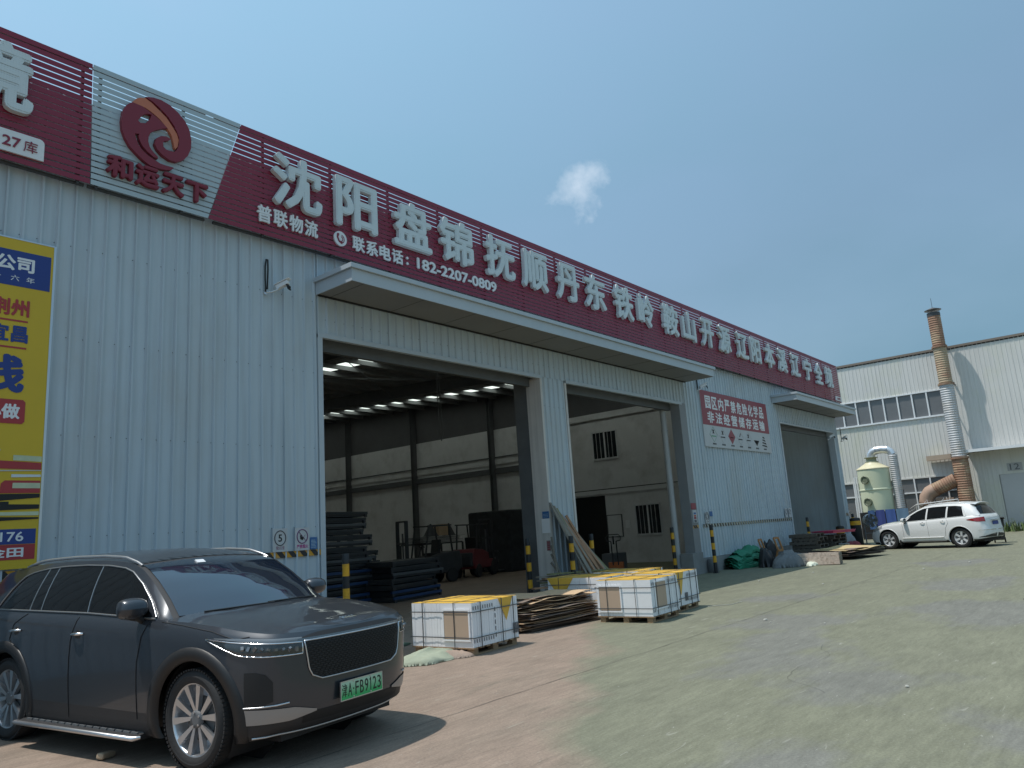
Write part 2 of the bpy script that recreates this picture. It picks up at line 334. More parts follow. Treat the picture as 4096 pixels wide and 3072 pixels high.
# ================================================================== warehouse
Y0 = 11.2; PITCH = 0.217; RX = 3.958
wh = thing('warehouse', 'long grey steel clad warehouse with three open truck doors', 'building', (0, 0, 0))
def clad_mesh(w, h, screws=(), pitch=PITCH, first=0.0):
    """ribbed sheet, local x 0..w, z 0..h, ribs towards -y"""
    mb = MB(); xs = [(0, 0)]; x = first
    while x < w - 0.02:
        for dx, dy in ((-0.032, 0), (-0.012, -0.034), (0.012, -0.034), (0.016, 0)):
            if 0 < x+dx < w: xs.append((x+dx, dy))
        x += pitch
    xs.append((w, 0))
    mb.add([(a, b, z) for z in (0, h) for a, b in xs], [(i, i+1, len(xs)+i+1, len(xs)+i) for i in range(len(xs)-1)])
    mb.add([(0, 0.03, 0), (w, 0.03, 0), (w, 0.03, h), (0, 0.03, h)], [(3, 2, 1, 0)])
    x = first
    while x < w-0.03:
        for z in screws:
            if 0.05 < z < h: mb.obox((x-0.04, -0.003, z), 0.010, 0.010, 0.010, m=1)
        x += pitch
    return mb.mesh('cladding_panel', [m_clad, m_screw])
SCR = (1.99, 3.37, 4.75, 6.11)
# left wall, sheets of four ribs each, plus narrow sheet at the door
PW = PITCH*4
full = clad_mesh(PW, 8.45, SCR, first=0.02)
x = RX - 0.02
put('cladding_panel', clad_mesh(8.13-(RX-0.02+PW*4), 8.45, SCR, first=0.02), wh, (RX-0.02+PW*4, Y0, 0))
for k in range(-16, 4): put('cladding_panel', full, wh, (RX-0.02+PW*k, Y0, 0))
# lintel band above doors 1 and 2
lint = clad_mesh(PW, 8.45-5.5, (0.3,), first=0.02); xx = 8.13
while xx < 22.75:
    w_ = min(PW, 22.75-xx)
    put('cladding_panel', lint if w_ == PW else clad_mesh(w_, 2.95, (0.3,), first=0.02), wh, (xx, Y0, 5.5)); xx += PW
put('cladding_panel', clad_mesh(0.98, 5.5, SCR, first=0.12, pitch=0.2), wh, (14.90, Y0, 0))
# right wall up to door 3
right_p = clad_mesh(PW, 8.45-0.47, [s-0.47 for s in SCR], first=0.02); xx = 22.75
while xx < 31.25:
    w_ = min(PW, 31.25-xx)
    put('cladding_panel', right_p if w_ == PW else clad_mesh(w_, 7.98, (), first=0.02), wh, (xx, Y0, 0.47)); xx += PW
xx = 31.25
while xx < 38.5:
    w_ = min(PW, 38.5-xx); put('cladding_panel', lint if w_ == PW else clad_mesh(w_, 2.95, (), first=0.02), wh, (xx, Y0, 5.5)); xx += PW
put('cladding_panel', clad_mesh(0.6, 8.45, (), first=0.1), wh, (38.5, Y0, 0))
MB().box(22.78, 31.2, 11.14, 11.32, 0, 0.46).build('plinth', m_plinth, wh); MB().box(-10, 8.1, 11.24, 11.4, 0, 0.3).build('plinth', m_plinth, wh)
pl = MB(); pl.box(22.02, 22.75, 11.12, 11.55, 0, 0.66); pl.build('pillar_base', m_plinth, wh)
# jambs and trims
tr = MB()
tr.box(8.13, 8.235, 11.165, 11.46, 0, 5.5); tr.box(8.13, 14.9, 11.16, 11.25, 5.44, 5.53)
tr.build('door_frame', m_trim, wh)
tr = MB(); tr.box(14.82, 14.90, 11.165, 11.62, 0, 5.44); tr.box(15.88, 15.96, 11.165, 11.62, 0, 5.44); tr.box(14.90, 15.88, 11.24, 11.62, 0, 5.5); tr.build('pillar_casing', mat('casing_grey', (0.60, 0.57, 0.54), 0.6, 0, 0.1, 2, world=True, streak=0.2), wh)
tr = MB(); tr.box(14.84, 14.89, 11.63, 12.05, 0, 5.5); tr.box(15.9, 15.95, 11.63, 12.05, 0, 5.5); tr.box(14.89, 15.9, 11.8, 11.86, 0, 5.5); tr.build('steel_column', m_beam, wh)
tr = MB(); tr.box(15.96, 22.5, 11.16, 11.25, 5.44, 5.53); tr.build('door_frame', m_trim, wh)
tr = MB(); tr.box(22.30, 22.75, 11.165, 11.50, 0.66, 5.5); tr.build('pillar_casing', mat('jamb_grey', (0.24, 0.245, 0.25), 0.55, 0, 0.1, 2), wh)
tr = MB(); tr.box(31.2, 31.32, 11.165, 11.46, 0, 5.5); tr.box(38.42, 38.52, 11.165, 11.46, 0, 5.5); tr.box(31.32, 38.42, 11.16, 11.25, 5.44, 5.5); tr.build('door_frame', m_trim, wh)
# roller beams behind the lintels
for (a, b_) in ((8.24, 14.82), (15.96, 22.3), (31.32, 38.42)):
    mb = MB(); mb.box(a, b_, 11.5, 11.62, 5.28, 5.6); mb.box(a, b_, 11.62, 12.02, 5.56, 5.6); mb.build('lintel_beam', m_beam, wh)
# downpipe
dp = MB(); dp.cyl((22.16, 11.72, 0.35), (22.16, 11.72, 5.5), 0.10, 14); dp.tube([(22.16,11.72,0.36),(22.16,11.70,0.22),(22.2,11.6,0.12),(22.25,11.45,0.08)], 0.10, 12)
for z in (1.0, 2.9, 4.6): dp.cyl((22.16,11.72,z), (22.16,11.72,z+0.04), 0.115, 14)
dp.build('downpipe', mat('pipe_grey', (0.42, 0.42, 0.42), 0.5), wh)
# canopies
def canopy(x0, x1, y1=10.1, z=6.25):
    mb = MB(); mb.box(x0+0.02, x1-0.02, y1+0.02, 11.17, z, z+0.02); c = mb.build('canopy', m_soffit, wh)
    f = MB(); f.box(x0, x1, y1, y1+0.02, z-0.01, z+0.22); f.box(x0, x0+0.02, y1+0.02, 11.17, z-0.01, z+0.22); f.box(x1-0.02, x1, y1+0.02, 11.17, z-0.01, z+0.22)
    f.build('fascia', m_trim, c)
    f = MB(); f.box(x0-0.05, x1+0.05, y1-0.05, y1+0.06, z+0.225, z+0.31); f.box(x0-0.05, x0+0.06, y1+0.06, 11.17, z+0.225, z+0.31); f.box(x1-0.06, x1+0.05, y1+0.06, 11.17, z+0.225, z+0.31)
    f.box(x0+0.06, x1-0.06, y1+0.06, 11.17, z+0.24, z+0.26); f.build('gutter_edge', m_trim, c)
    f = MB()
    for k in range(int((x1-x0)/1.5)+1): f.box(x0+0.3+1.5*k, x0+0.306+1.5*k, y1+0.03, 11.16, z-0.004, z)
    f.box(x0+0.03, x1-0.03, 11.12, 11.15, z-0.03, z); f.build('soffit_joint', m_black, c)
    return c
canopy(8.1, 22.9); canopy(30.75, 39.0, 10.15)
# shell: roof with skylight strips, side walls, back wall
DEPTH = 57.0
def roofz(y): return 8.2 + 0.05*(y-Y0)
SKX = [(-7, -6.1), (3.3, 4.2), (10.3, 11.2), (18.55, 19.5), (27.5, 28.4), (35.6, 36.5)]
edges = [-10.0] + [e for s in SKX for e in s] + [39.1]
rf = MB()
for i in range(0, len(edges), 2):
    a, b_ = edges[i], edges[i+1]
    rf.add([(a,11.24,roofz(11.24)),(b_,11.24,roofz(11.24)),(b_,DEPTH,roofz(DEPTH)),(a,DEPTH,roofz(DEPTH))], [(3,2,1,0)])
    rf.add([(a,11.24,roofz(11.24)+0.12),(b_,11.24,roofz(11.24)+0.12),(b_,DEPTH,roofz(DEPTH)+0.12),(a,DEPTH,roofz(DEPTH)+0.12)], [(0,1,2,3)])
roof = rf.build('roof', m_roofin, wh)
msk = bpy.data.materials.new('skylight_sheet'); msk.use_nodes = True; nn = msk.node_tree.nodes; nn.clear()
to = nn.new('ShaderNodeOutputMaterial'); td = nn.new('ShaderNodeBsdfTranslucent'); td.inputs[0].default_value = (0.80, 0.82, 0.70, 1); msk.node_tree.links.new(td.outputs[0], to.inputs[0])
for i, (a, b_) in enumerate(SKX):
    mb = MB(); mb.add([(a,11.5,roofz(11.5)+0.06),(b_,11.5,roofz(11.5)+0.06),(b_,DEPTH,roofz(DEPTH)+0.06),(a,DEPTH,roofz(DEPTH)+0.06)], [(0,1,2,3)]); mb.build('skylight', msk, roof)
for k in range(33):
    y = 11.8 + 1.38*k
    if y > DEPTH-0.3: break
    mb = MB(); z = roofz(y); mb.box(-10, 39, y, y+0.015, z-0.19, z-0.01); mb.box(-10, 39, y+0.015, y+0.07, z-0.19, z-0.175); mb.build('purlin', m_roofin, roof)
for xf in (0, 7.7, 15.4, 23.0, 30.6):
    mb = MB(); a = (xf, 12.1, roofz(12.1)-0.55); b_ = (xf, DEPTH-0.1, roofz(DEPTH)-0.55)
    mb.bar(a, b_, 0.03, 0.55, m=0); mb.bar((a[0],a[1],a[2]-0.27), (b_[0],b_[1],b_[2]-0.27), 0.2, 0.02); mb.build('rafter', m_beam, roof)
for y in (20.0, 32.0, 44.0):
    mb = MB(); mb.tube([(15.4, y, roofz(y)-0.7), (23.0, y+6, roofz(y+6)-0.7)], 0.015, 6); mb.tube([(15.4, y+6, roofz(y+6)-0.7), (23.0, y, roofz(y)-0.7)], 0.015, 6); mb.build('bracing_rod', m_beam, roof)
mb = MB(); mb.box(-10.1, -10, 11.24, DEPTH, 0, roofz(DEPTH)); mb.box(-10, 39.1, DEPTH, DEPTH+0.1, 0, roofz(DEPTH)+0.1); mb.build('rear_wall', m_clad, wh)
mb = MB(); mb.box(39.02, 39.1, 11.21, DEPTH, 0, 8.3); mb.build('end_wall', m_clad, wh)
# partition wall at x = 30 with columns, girts
XP = 30.0
mb = MB(); mb.box(XP, XP+0.12, 11.4, 19.3, 0, 7.0); mb.box(XP, XP+0.12, 21.1, DEPTH, 0, 7.1); mb.box(XP, XP+0.12, 19.3, 21.1, 3.1, 7.0); part = mb.build('partition_wall', m_off, wh)
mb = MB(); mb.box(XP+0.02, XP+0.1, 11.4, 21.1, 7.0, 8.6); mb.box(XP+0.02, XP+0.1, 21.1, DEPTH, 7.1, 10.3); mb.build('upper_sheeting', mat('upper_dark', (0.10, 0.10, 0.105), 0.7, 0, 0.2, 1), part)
mb = MB(); mb.box(XP+0.3, XP+0.34, 19.2, 21.2, 0, 3.2); mb.build('inner_doorway', m_black, part)
for y in (26.0, 32.0, 38.0, 44.0):
    mb = MB(); mb.box(XP-0.32, XP-0.02, y-0.1, y-0.085, 0, 9.2); mb.box(XP-0.32, XP-0.02, y+0.085, y+0.1, 0, 9.2); mb.box(XP-0.17, XP-0.15, y-0.084, y+0.084, 0, 9.2); mb.build('steel_column', m_beam, part)
mb = MB(); mb.box(XP-0.06, XP-0.005, 21.3, DEPTH, 5.25, 5.5); mb.build('girt', m_off, part)
mb = MB(); mb.box(XP-0.12, XP-0.005, 21.3, DEPTH, 4.75, 5.05); mb.build('girt', m_beam, part)
mb = MB(); mb.box(XP-0.06, XP-0.005, 21.3, DEPTH, 5.6, 5.66); mb.build('girt', m_beam, part)
# office front: ledge, windows with bars, notice boards
MB().box(XP-0.05, XP-0.003, 15.3, 21.1, 3.17, 3.37).build('office_ledge', m_off, part); MB().box(XP-0.10, XP-0.003, 15.3, 21.1, 6.7, 6.9).build('office_ledge', m_off, part)
mb = MB(); mb.box(XP-0.056, XP-0.051, 15.3, 21.1, 3.36, 3.40); mb.build('cable', m_black, part)
def barred(y0, y1, z0, z1):
    w = MB(); w.box(XP-0.012, XP-0.004, y0, y1, z0, z1); w = w.build('window', m_glass, part)
    f = MB(); t = 0.05
    f.box(XP-0.05, XP-0.013, y0-t, y1+t, z0-t, z0); f.box(XP-0.05, XP-0.013, y0-t, y1+t, z1, z1+t); f.box(XP-0.05, XP-0.013, y0-t, y0, z0, z1); f.box(XP-0.05, XP-0.013, y1, y1+t, z0, z1)
    f.box(XP-0.045, XP-0.013, (y0+y1)/2-0.035, (y0+y1)/2+0.035, z0, z1); f.build('frame', m_white, w)
    g = MB()
    for k in range(1, 6):
        if k == 3: continue
        yy = y0+(y1-y0)*k/6; g.cyl((XP-0.07, yy, z0-0.08), (XP-0.07, yy, z1+0.08), 0.011, 6)
    for yy in (y0-0.03, y1+0.03): g.cyl((XP-0.07, yy, z0-0.08), (XP-0.07, yy, z1+0.08), 0.011, 6)
    for zz in (z0-0.08, z1+0.08): g.cyl((XP-0.07, y0-0.05, zz), (XP-0.07, y1+0.05, zz), 0.011, 6)
    g.build('security_bars', m_white, w)
barred(18.4, 19.68, 4.83, 6.05); barred(16.5, 17.7, 1.25, 2.5)
mb = MB(); mb.box(XP-0.03, XP-0.003, 18.5, 19.25, 1.2, 2.15); wbd = mb.build('notice_board', m_off, part)
mb = MB()
for a in ((18.46,18.5,1.16,2.19),(19.25,19.29,1.16,2.19),(18.5,19.25,1.16,1.2),(18.5,19.25,2.15,2.19)): mb.box(XP-0.045, XP-0.003, *a)
mb.build('frame', m_beam, wbd)
mb = MB(); mb.box(XP-0.02, XP-0.003, 18.05, 18.3, 1.55, 1.9); mb.build('notice_sheet', m_white, part)
# chain hoist loop
mb = MB(); mb.tube([(17.5, 17.5, 8.0), (17.5, 17.5, 6.2), (17.52, 17.5, 5.0), (17.6, 17.5, 4.8), (17.68, 17.5, 5.0), (17.62, 17.5, 6.2), (17.55,17.5,8.0)], 0.014, 6); tag(mb.build('hoist_chain', m_beam), 'slack chain loop hanging from the dark warehouse roof', 'chain')

# ================================================================== roof signs
YS = 10.98
def sx(x, Y=YS): return x*Y/10.95
def sz(z, Y=YS): return 1.65+(z-1.65)*Y/10.95
Z0, Z1 = 7.05, 9.0; NS = 20; SP = (Z1-Z0)/NS; SH = SP-0.021
def slats(root, xl, xr, m):
    """xl(z), xr(z) are the slanted ends"""
    for k in range(NS):
        z0 = Z0+SP*k; z1 = z0+SH; mb = MB()
        a0, a1, b0, b1 = xl(z0), xl(z1), xr(z0), xr(z1)
        mb.add([(a0,YS,z0),(b0,YS,z0),(b1,YS,z1),(a1,YS,z1),(a0,YS+0.008,z0),(b0,YS+0.008,z0),(b1,YS+0.008,z1),(a1,YS+0.008,z1)],
               [(0,1,2,3),(7,6,5,4),(4,5,1,0),(3,2,6,7),(4,0,3,7),(1,5,6,2)])
        mb.build('slat', m, root)
def posts(root, xs):
    for x in xs: mb = MB(); mb.box(x-0.02, x+0.02, YS+0.025, YS+0.065, Z0-0.03, Z1-0.01); mb.box(x-0.02, x+0.02, YS+0.065, 11.16, Z0+0.1, Z0+0.14); mb.box(x-0.02, x+0.02, YS+0.065, 11.16, Z1-0.8, Z1-0.76); mb.build('post', m_dark, root)
sR = thing('roof_sign', 'long dark red slatted fascia sign listing northeast cities in white letters', 'sign')
sG = thing('roof_sign', 'pale grey slatted fascia sign with round red and orange swirl logo', 'sign')
sL = thing('roof_sign', 'dark red slatted fascia sign cut by the left edge with white 27 plate', 'sign')
gl = lambda z: 4.02+ (9.0-z)*0.02
grr = lambda z: 5.875 + (z-7.05)/(1.95)*0.585
slats(sL, lambda z: -8.0, lambda z: gl(z)-0.006, m_red); slats(sG, lambda z: gl(z)+0.006, lambda z: grr(z)-0.006, m_grey); slats(sR, lambda z: grr(z)+0.006, lambda z: 39.95, m_red)
posts(sR, [6.9+1.462*k for k in range(23)]); posts(sG, [4.15, 5.44]); posts(sL, [3.9, 2.5, 1.05, -0.4, -1.9, -3.4, -4.9, -6.4])
for r_, a, b_ in ((sR, 6.0, 39.95), (sG, 4.05, 5.85), (sL, -8.0, 4.0)):
    MB().box(a, b_, YS+0.07, YS+0.11, Z0-0.03, Z0+0.01).build('rail', m_dark, r_); MB().box(a, b_, YS+0.07, YS+0.11, Z1-0.05, Z1-0.01).build('rail', m_dark, r_)
mb = MB(); mb.box(39.95, 39.97, YS, 11.6, Z0, Z1)
for k in range(19): mb.box(39.972, 39.99, YS, 11.6, Z0+SP*k, Z0+SP*k+SH)
mb.build('end_panel', m_grey, sR)
YL = 10.86
LET = [('沈',7.07,8.13),('阳',8.45,9.48),('盘',9.93,11.01),('锦',11.27,12.36),('抚',12.80,13.88),('顺',14.2,15.24),('丹',15.65,16.68),('东',16.98,18.03),('铁',18.51,19.57),('岭',19.86,20.85),('鞍',21.45,22.5),('山',22.8,23.78),('开',24.25,25.25),('源',25.7,26.71),('辽',27.3,28.35),('阳',28.65,29.63),('本',30.15,31.15),('溪',31.6,32.6),('辽',33.2,34.22),('宁',34.85,35.87),('全',36.4,37.4),('境',37.95,39.0)]
for ch, a, b_ in LET:
    mb = MB(); letter_into(mb, ch, (0, YL+0.10, 0), EX, EZ, sx(a, YL), sx(b_, YL), sz(7.70, YL), sz(8.74, YL), 0.10, 0.034); mb.build('letter', m_led, sR)
def small(root, text, a, b_, z0, z1, mt, Y=10.95, th=0.03, bold=0.03, spaced=False, name='letter'):
    n_ = len(text); 
    if spaced:
        w = (b_-a)/n_
        for i, ch in enumerate(text):
            mb = MB(); letter_into(mb, ch, (0, Y, 0), EX, EZ, a+w*i+w*0.06, a+w*(i+1)-w*0.06, z0, z1, th, bold); mb.build(name, mt, root)
    else:
        mb = MB(); letter_into(mb, text, (0, Y, 0), EX, EZ, a, b_, z0, z1, th, bold); mb.build(name, mt, root)
small(sR, '普联物流', 6.73, 8.03, 7.26, 7.58, m_white, 10.97, spaced=True)
small(sR, '联系电话', 8.80, 10.15, 7.25, 7.56, m_white, 10.97, spaced=True)
small(sR, ':', 10.22, 10.28, 7.29, 7.47, m_white, 10.97, name='colon_mark')
small(sR, '182-2207-0809', 10.53, 13.1, 7.28, 7.53, m_white, 10.97, name='lettering')
mb = MB(); mb.lathe((8.53, 10.975, 7.405), (0,-1,0), [(0, 0.15), (0.03, 0.15)], 28, smooth=False); ic = mb.build('phone_badge', m_white, sR)
mb = MB(); mb.tube([(8.47,10.94,7.49),(8.455,10.94,7.42),(8.49,10.94,7.35),(8.56,10.94,7.32)], [0.026,0.016,0.016,0.026], 6)
for r_ in (0.05, 0.085): mb.tube([(8.53+r_*math.cos(a), 10.942, 7.40+r_*math.sin(a)) for a in np.linspace(-1.2, 1.3, 8)], 0.008, 5)
mb.build('handset', m_red, ic)
mb = MB(); mb.box(38.95, 39.85, 10.93, 10.975, 7.10, 7.32); p28 = mb.build('plate', m_white, sR); mb = MB(); letter_into(mb, '28库', (0,10.93,0), EX, EZ, 39.1, 39.7, 7.14, 7.28, 0.006, 0.02); mb.build('letter', m_red, p28)
# grey logo
LA = [(4.583, 8.561), (4.732, 8.554), (4.85, 8.507), (4.983, 8.445), (5.08, 8.38), (5.13, 8.34), (5.046, 8.3), (4.941, 8.231), (4.872, 8.165), (4.839, 8.075), (4.836, 7.996), (4.861, 7.916), (4.916, 7.847), (4.988, 7.797), (4.995, 7.761), (4.918, 7.771), (4.823, 7.825), (4.752, 7.888), (4.704, 7.971), (4.685, 8.039), (4.701, 8.071), (4.633, 8.055), (4.64, 8.009), (4.683, 7.899), (4.755, 7.812), (4.848, 7.758), (4.943, 7.723), (5.026, 7.695), (5.122, 7.691), (5.218, 7.699), (5.249, 7.695), (5.207, 7.644), (5.112, 7.612), (4.993, 7.6), (4.876, 7.603), (4.771, 7.654), (4.654, 7.737), (4.562, 7.815), (4.491, 7.926), (4.443, 8.044), (4.425, 8.188), (4.443, 8.36), (4.495, 8.478), (4.549, 8.54)]
LH = [(4.671, 8.29), (4.737, 8.407), (4.805, 8.462), (4.875, 8.472), (4.854, 8.391), (4.787, 8.286), (4.706, 8.266)]
LB = [(4.773, 8.735), (4.89, 8.774), (5.01, 8.787), (5.156, 8.757), (5.294, 8.682), (5.41, 8.581), (5.488, 8.451), (5.523, 8.289), (5.52, 8.127), (5.472, 7.989), (5.399, 7.882), (5.289, 7.81), (5.179, 7.802), (5.058, 7.849), (4.973, 7.92), (4.935, 7.996), (4.956, 8.095), (5.026, 8.161), (5.109, 8.187), (5.189, 8.172), (5.147, 8.13), (5.087, 8.1), (5.064, 8.059), (5.072, 7.997), (5.115, 7.961), (5.188, 7.962), (5.255, 7.974), (5.296, 8.042), (5.319, 8.13), (5.323, 8.238), (5.29, 8.318), (5.238, 8.417), (5.137, 8.535), (5.014, 8.629), (4.892, 8.696), (4.809, 8.725)]
LC = [(4.577, 8.565), (4.637, 8.649), (4.693, 8.693), (4.774, 8.722), (4.881, 8.678), (5.002, 8.598), (5.113, 8.525), (5.214, 8.407), (5.29, 8.305), (5.323, 8.212), (5.307, 8.086), (5.272, 8.033), (5.253, 8.052), (5.239, 8.126), (5.205, 8.245), (5.13, 8.347), (5.018, 8.446), (4.897, 8.514), (4.779, 8.555), (4.663, 8.563)]
def poly_part(name, pts, Y, th, mt, root, hole=None):
    bm = bmesh.new(); 
    if hole:
        # keyhole: cut in at the outline vertex nearest to the hole
        h = hole; i0, j0 = min(((i, j) for i in range(len(pts)) for j in range(len(h))), key=lambda q: (pts[q[0]][0]-h[q[1]][0])**2+(pts[q[0]][1]-h[q[1]][1])**2)
        area = lambda P: sum(P[k][0]*P[(k+1)%len(P)][1]-P[(k+1)%len(P)][0]*P[k][1] for k in range(len(P)))
        hh = h[j0:]+h[:j0]
        if area(pts)*area(hh) > 0: hh = [hh[0]]+hh[1:][::-1]
        e = 0.0006
        pts = pts[:i0+1] + hh + [(hh[0][0]+e, hh[0][1]+e), (pts[i0][0]+e, pts[i0][1]+e)] + pts[i0+1:]
    from mathutils.geometry import tessellate_polygon
    tri = tessellate_polygon([[Vector((p[0], p[1], 0)) for p in pts]])
    k = len(pts); mb = MB(); A = [(p[0], Y, p[1]) for p in pts]; B = [(p[0], Y-th, p[1]) for p in pts]
    mb.add(A+B, [(t[0]+k, t[1]+k, t[2]+k) for t in tri] + [tuple(reversed(t)) for t in tri] + [(i, (i+1)%k, k+(i+1)%k, k+i) for i in range(k)])
    bm.free(); o = mb.build(name, mt, root)
    bm2 = bmesh.new(); bm2.from_mesh(o.data); bmesh.ops.recalc_face_normals(bm2, faces=bm2.faces); bm2.to_mesh(o.data); bm2.free(); return o
poly_part('logo_swirl', LA, 10.975, 0.07, m_logo, sG, LH); poly_part('logo_swirl', LB, 10.975, 0.075, m_logo, sG); poly_part('logo_arc', LC, 10.975, 0.06, m_orange, sG)
for ch, a, b_, z0, z1 in (('和',4.25,4.63,7.25,7.60),('运',4.67,5.03,7.24,7.59),('天',5.08,5.43,7.24,7.59),('下',5.46,5.83,7.24,7.58)):
    mb = MB(); letter_into(mb, ch, (0,10.975,0), EX, EZ, a, b_, z0, z1, 0.07, 0.05); mb.build('letter', m_logo, sG)
# left neighbour sign
mb = MB(); letter_into(mb, '境', (0, YL+0.10, 0), EX, EZ, 2.22, 3.24, 7.72, 8.73, 0.10, 0.036); mb.build('letter', m_led, sL)
pts = [(1.6,7.16),(3.43,7.16),(3.43,7.41)] + [(3.38+0.05*math.cos(a), 7.41+0.06*math.sin(a)) for a in (0.4,0.8,1.2)] + [(3.37,7.475),(1.6,7.475)]
mb = MB(); mb.prism(pts, (0,10.975,0), EX, EZ, 0.03); p27 = mb.build('plate', m_white, sL)
mb = MB(); letter_into(mb, '27', (0,10.94,0), EX, EZ, 2.92, 3.14, 7.235, 7.385, 0.006, 0.02); letter_into(mb, '库', (0,10.94,0), EX, EZ, 3.175, 3.345, 7.225, 7.395, 0.006, 0.01); mb.build('letter', m_red, p27)
# ================================================================== wall signs, tape, cameras
m_sheetw = mat('sign_white', (0.50, 0.51, 0.52), 0.5, 0, 0.06, 3)
def txt(root, text, a, b_, z0, z1, m, Y, th=0.003, bold=0.02, spaced=False, name='lettering'):
    mb = MB()
    if spaced:
        w = (b_-a)/len(text)
        for i, ch in enumerate(text): letter_into(mb, ch, (0, Y, 0), EX, EZ, a+w*(i+0.1), a+w*(i+0.9), z0, z1, th, bold)
    else: letter_into(mb, text, (0, Y, 0), EX, EZ, a, b_, z0, z1, th, bold)
    return mb.build(name, m, root)
def board(root, name, a, b_, z0, z1, m, Y=11.165, th=0.012):
    mb = MB(); mb.box(a, b_, Y, Y+th, z0, z1); return mb.build(name, m, root)
# yellow freight banner
bn = thing('wall_banner', 'tall yellow and blue freight banner cut by the left edge of the wall', 'banner')
m_by = mat('banner_yellow', (0.62, 0.42, 0.022), 0.45, 0, 0.07, 0.8); m_bb = mat('banner_blue', (0.018, 0.045, 0.22), 0.45, 0, 0.05, 2); m_br = mat('banner_red', (0.38, 0.035, 0.04), 0.45, 0, 0.06, 2)
m_bo = mat('banner_orange_red', (0.50, 0.09, 0.02), 0.45, 0, 0.05, 2); m_pale = mat('banner_pale', (0.55, 0.60, 0.40), 0.5, 0, 0.2, 3)
board(bn, 'panel', 2.2, 3.69, 1.62, 6.01, m_by, 11.14, 0.02)
fr = MB(); fr.box(3.69, 3.72, 11.135, 11.165, 1.6, 6.03); fr.box(2.2, 3.69, 11.135, 11.165, 6.01, 6.03); fr.build('frame', m_alu, bn)
yb = 11.136
board(bn, 'blue_band', 2.2, 3.66, 5.35, 5.85, m_bb, yb, 0.004); board(bn, 'blue_band', 2.2, 3.66, 1.93, 2.12, m_bb, yb, 0.004); board(bn, 'red_band', 2.2, 3.66, 1.735, 1.925, m_br, yb, 0.004)
y2 = yb-0.004
txt(bn, '限公司', 2.76, 3.46, 5.56, 5.77, m_white, y2+0.004, 0.003, 0.04); 
for ch, c in (('十', 3.02), ('六', 3.235), ('年', 3.42)): txt(bn, ch, c-0.05, c+0.05, 5.42, 5.50, m_white, y2+0.004, 0.003, 0.0)
txt(bn, '荆州', 2.98, 3.43, 4.93, 5.17, m_br, y2+0.004, 0.003, 0.04); txt(bn, '宜昌', 2.98, 3.43, 4.57, 4.81, m_bb, y2+0.004, 0.003, 0.04)
for z in (4.87, 4.50): board(bn, 'rule', 2.2, 3.42, z-0.012, z+0.012, m_br, yb, 0.003)
txt(bn, '线', 2.86, 3.42, 3.89, 4.40, m_bb, y2+0.004, 0.003, 0.05)
pts = [(2.4,3.48),(3.42,3.48),(3.45,3.51),(3.45,3.77),(3.42,3.80),(2.4,3.80)]; MB().prism(pts, (0,yb+0.003,0), EX, EZ, 0.006).build('red_badge', m_br, bn)
txt(bn, '小做', 2.97, 3.39, 3.54, 3.74, m_white, y2+0.001, 0.003, 0.04)
# lorry artwork at the bottom of the banner, flat printed shapes
def flat(nm, poly, m, d=0.003): return MB().prism(poly, (0, yb+0.003, 0), EX, EZ, d+0.003).build(nm, m, bn)
flat('print_shape', [(2.6,2.90),(3.68,2.885),(3.68,2.975),(2.6,3.02)], m_br); flat('print_shape', [(3.35,3.0),(3.68,2.99),(3.68,3.06),(3.35,3.07)], m_pale)
flat('print_shape', [(2.6,2.84),(3.68,2.87),(3.68,2.88),(2.6,2.86)], m_sheetw); flat('print_shape', [(3.34,2.78),(3.68,2.79),(3.68,2.82),(3.34,2.82)], m_alu)
flat('print_shape', [(3.22,2.575),(3.68,2.58),(3.68,2.74),(3.27,2.74),(3.23,2.70)], m_br); flat('print_shape', [(3.36,2.64),(3.68,2.64),(3.68,2.71),(3.36,2.71)], m_pale, 0.005)
flat('print_shape', [(2.6,2.45),(3.1,2.47),(3.68,2.52),(3.68,2.57),(2.6,2.56)], m_black); flat('print_shape', [(2.6,2.34),(3.68,2.375),(3.68,2.43),(3.33,2.435),(3.33,2.47),(2.6,2.46)], m_black)
flat('print_shape', [(2.6,2.20),(3.68,2.245),(3.68,2.265),(2.6,2.29)], m_black); flat('print_shape', [(2.6,2.3),(3.68,2.29),(3.68,2.34),(2.6,2.33)], m_pale)
for z in (2.80, 2.64, 3.13): flat('print_shape', [(2.5,z-0.008),(3.2,z-0.008),(3.2,z+0.008),(2.5,z+0.008)], m_sheetw)
txt(bn, '0-6176', 2.96, 3.52, 1.965, 2.085, m_white, y2+0.004, 0.003, 0.015); txt(bn, '易金田', 2.90, 3.53, 1.765, 1.895, m_white, y2+0.004, 0.003, 0.03)
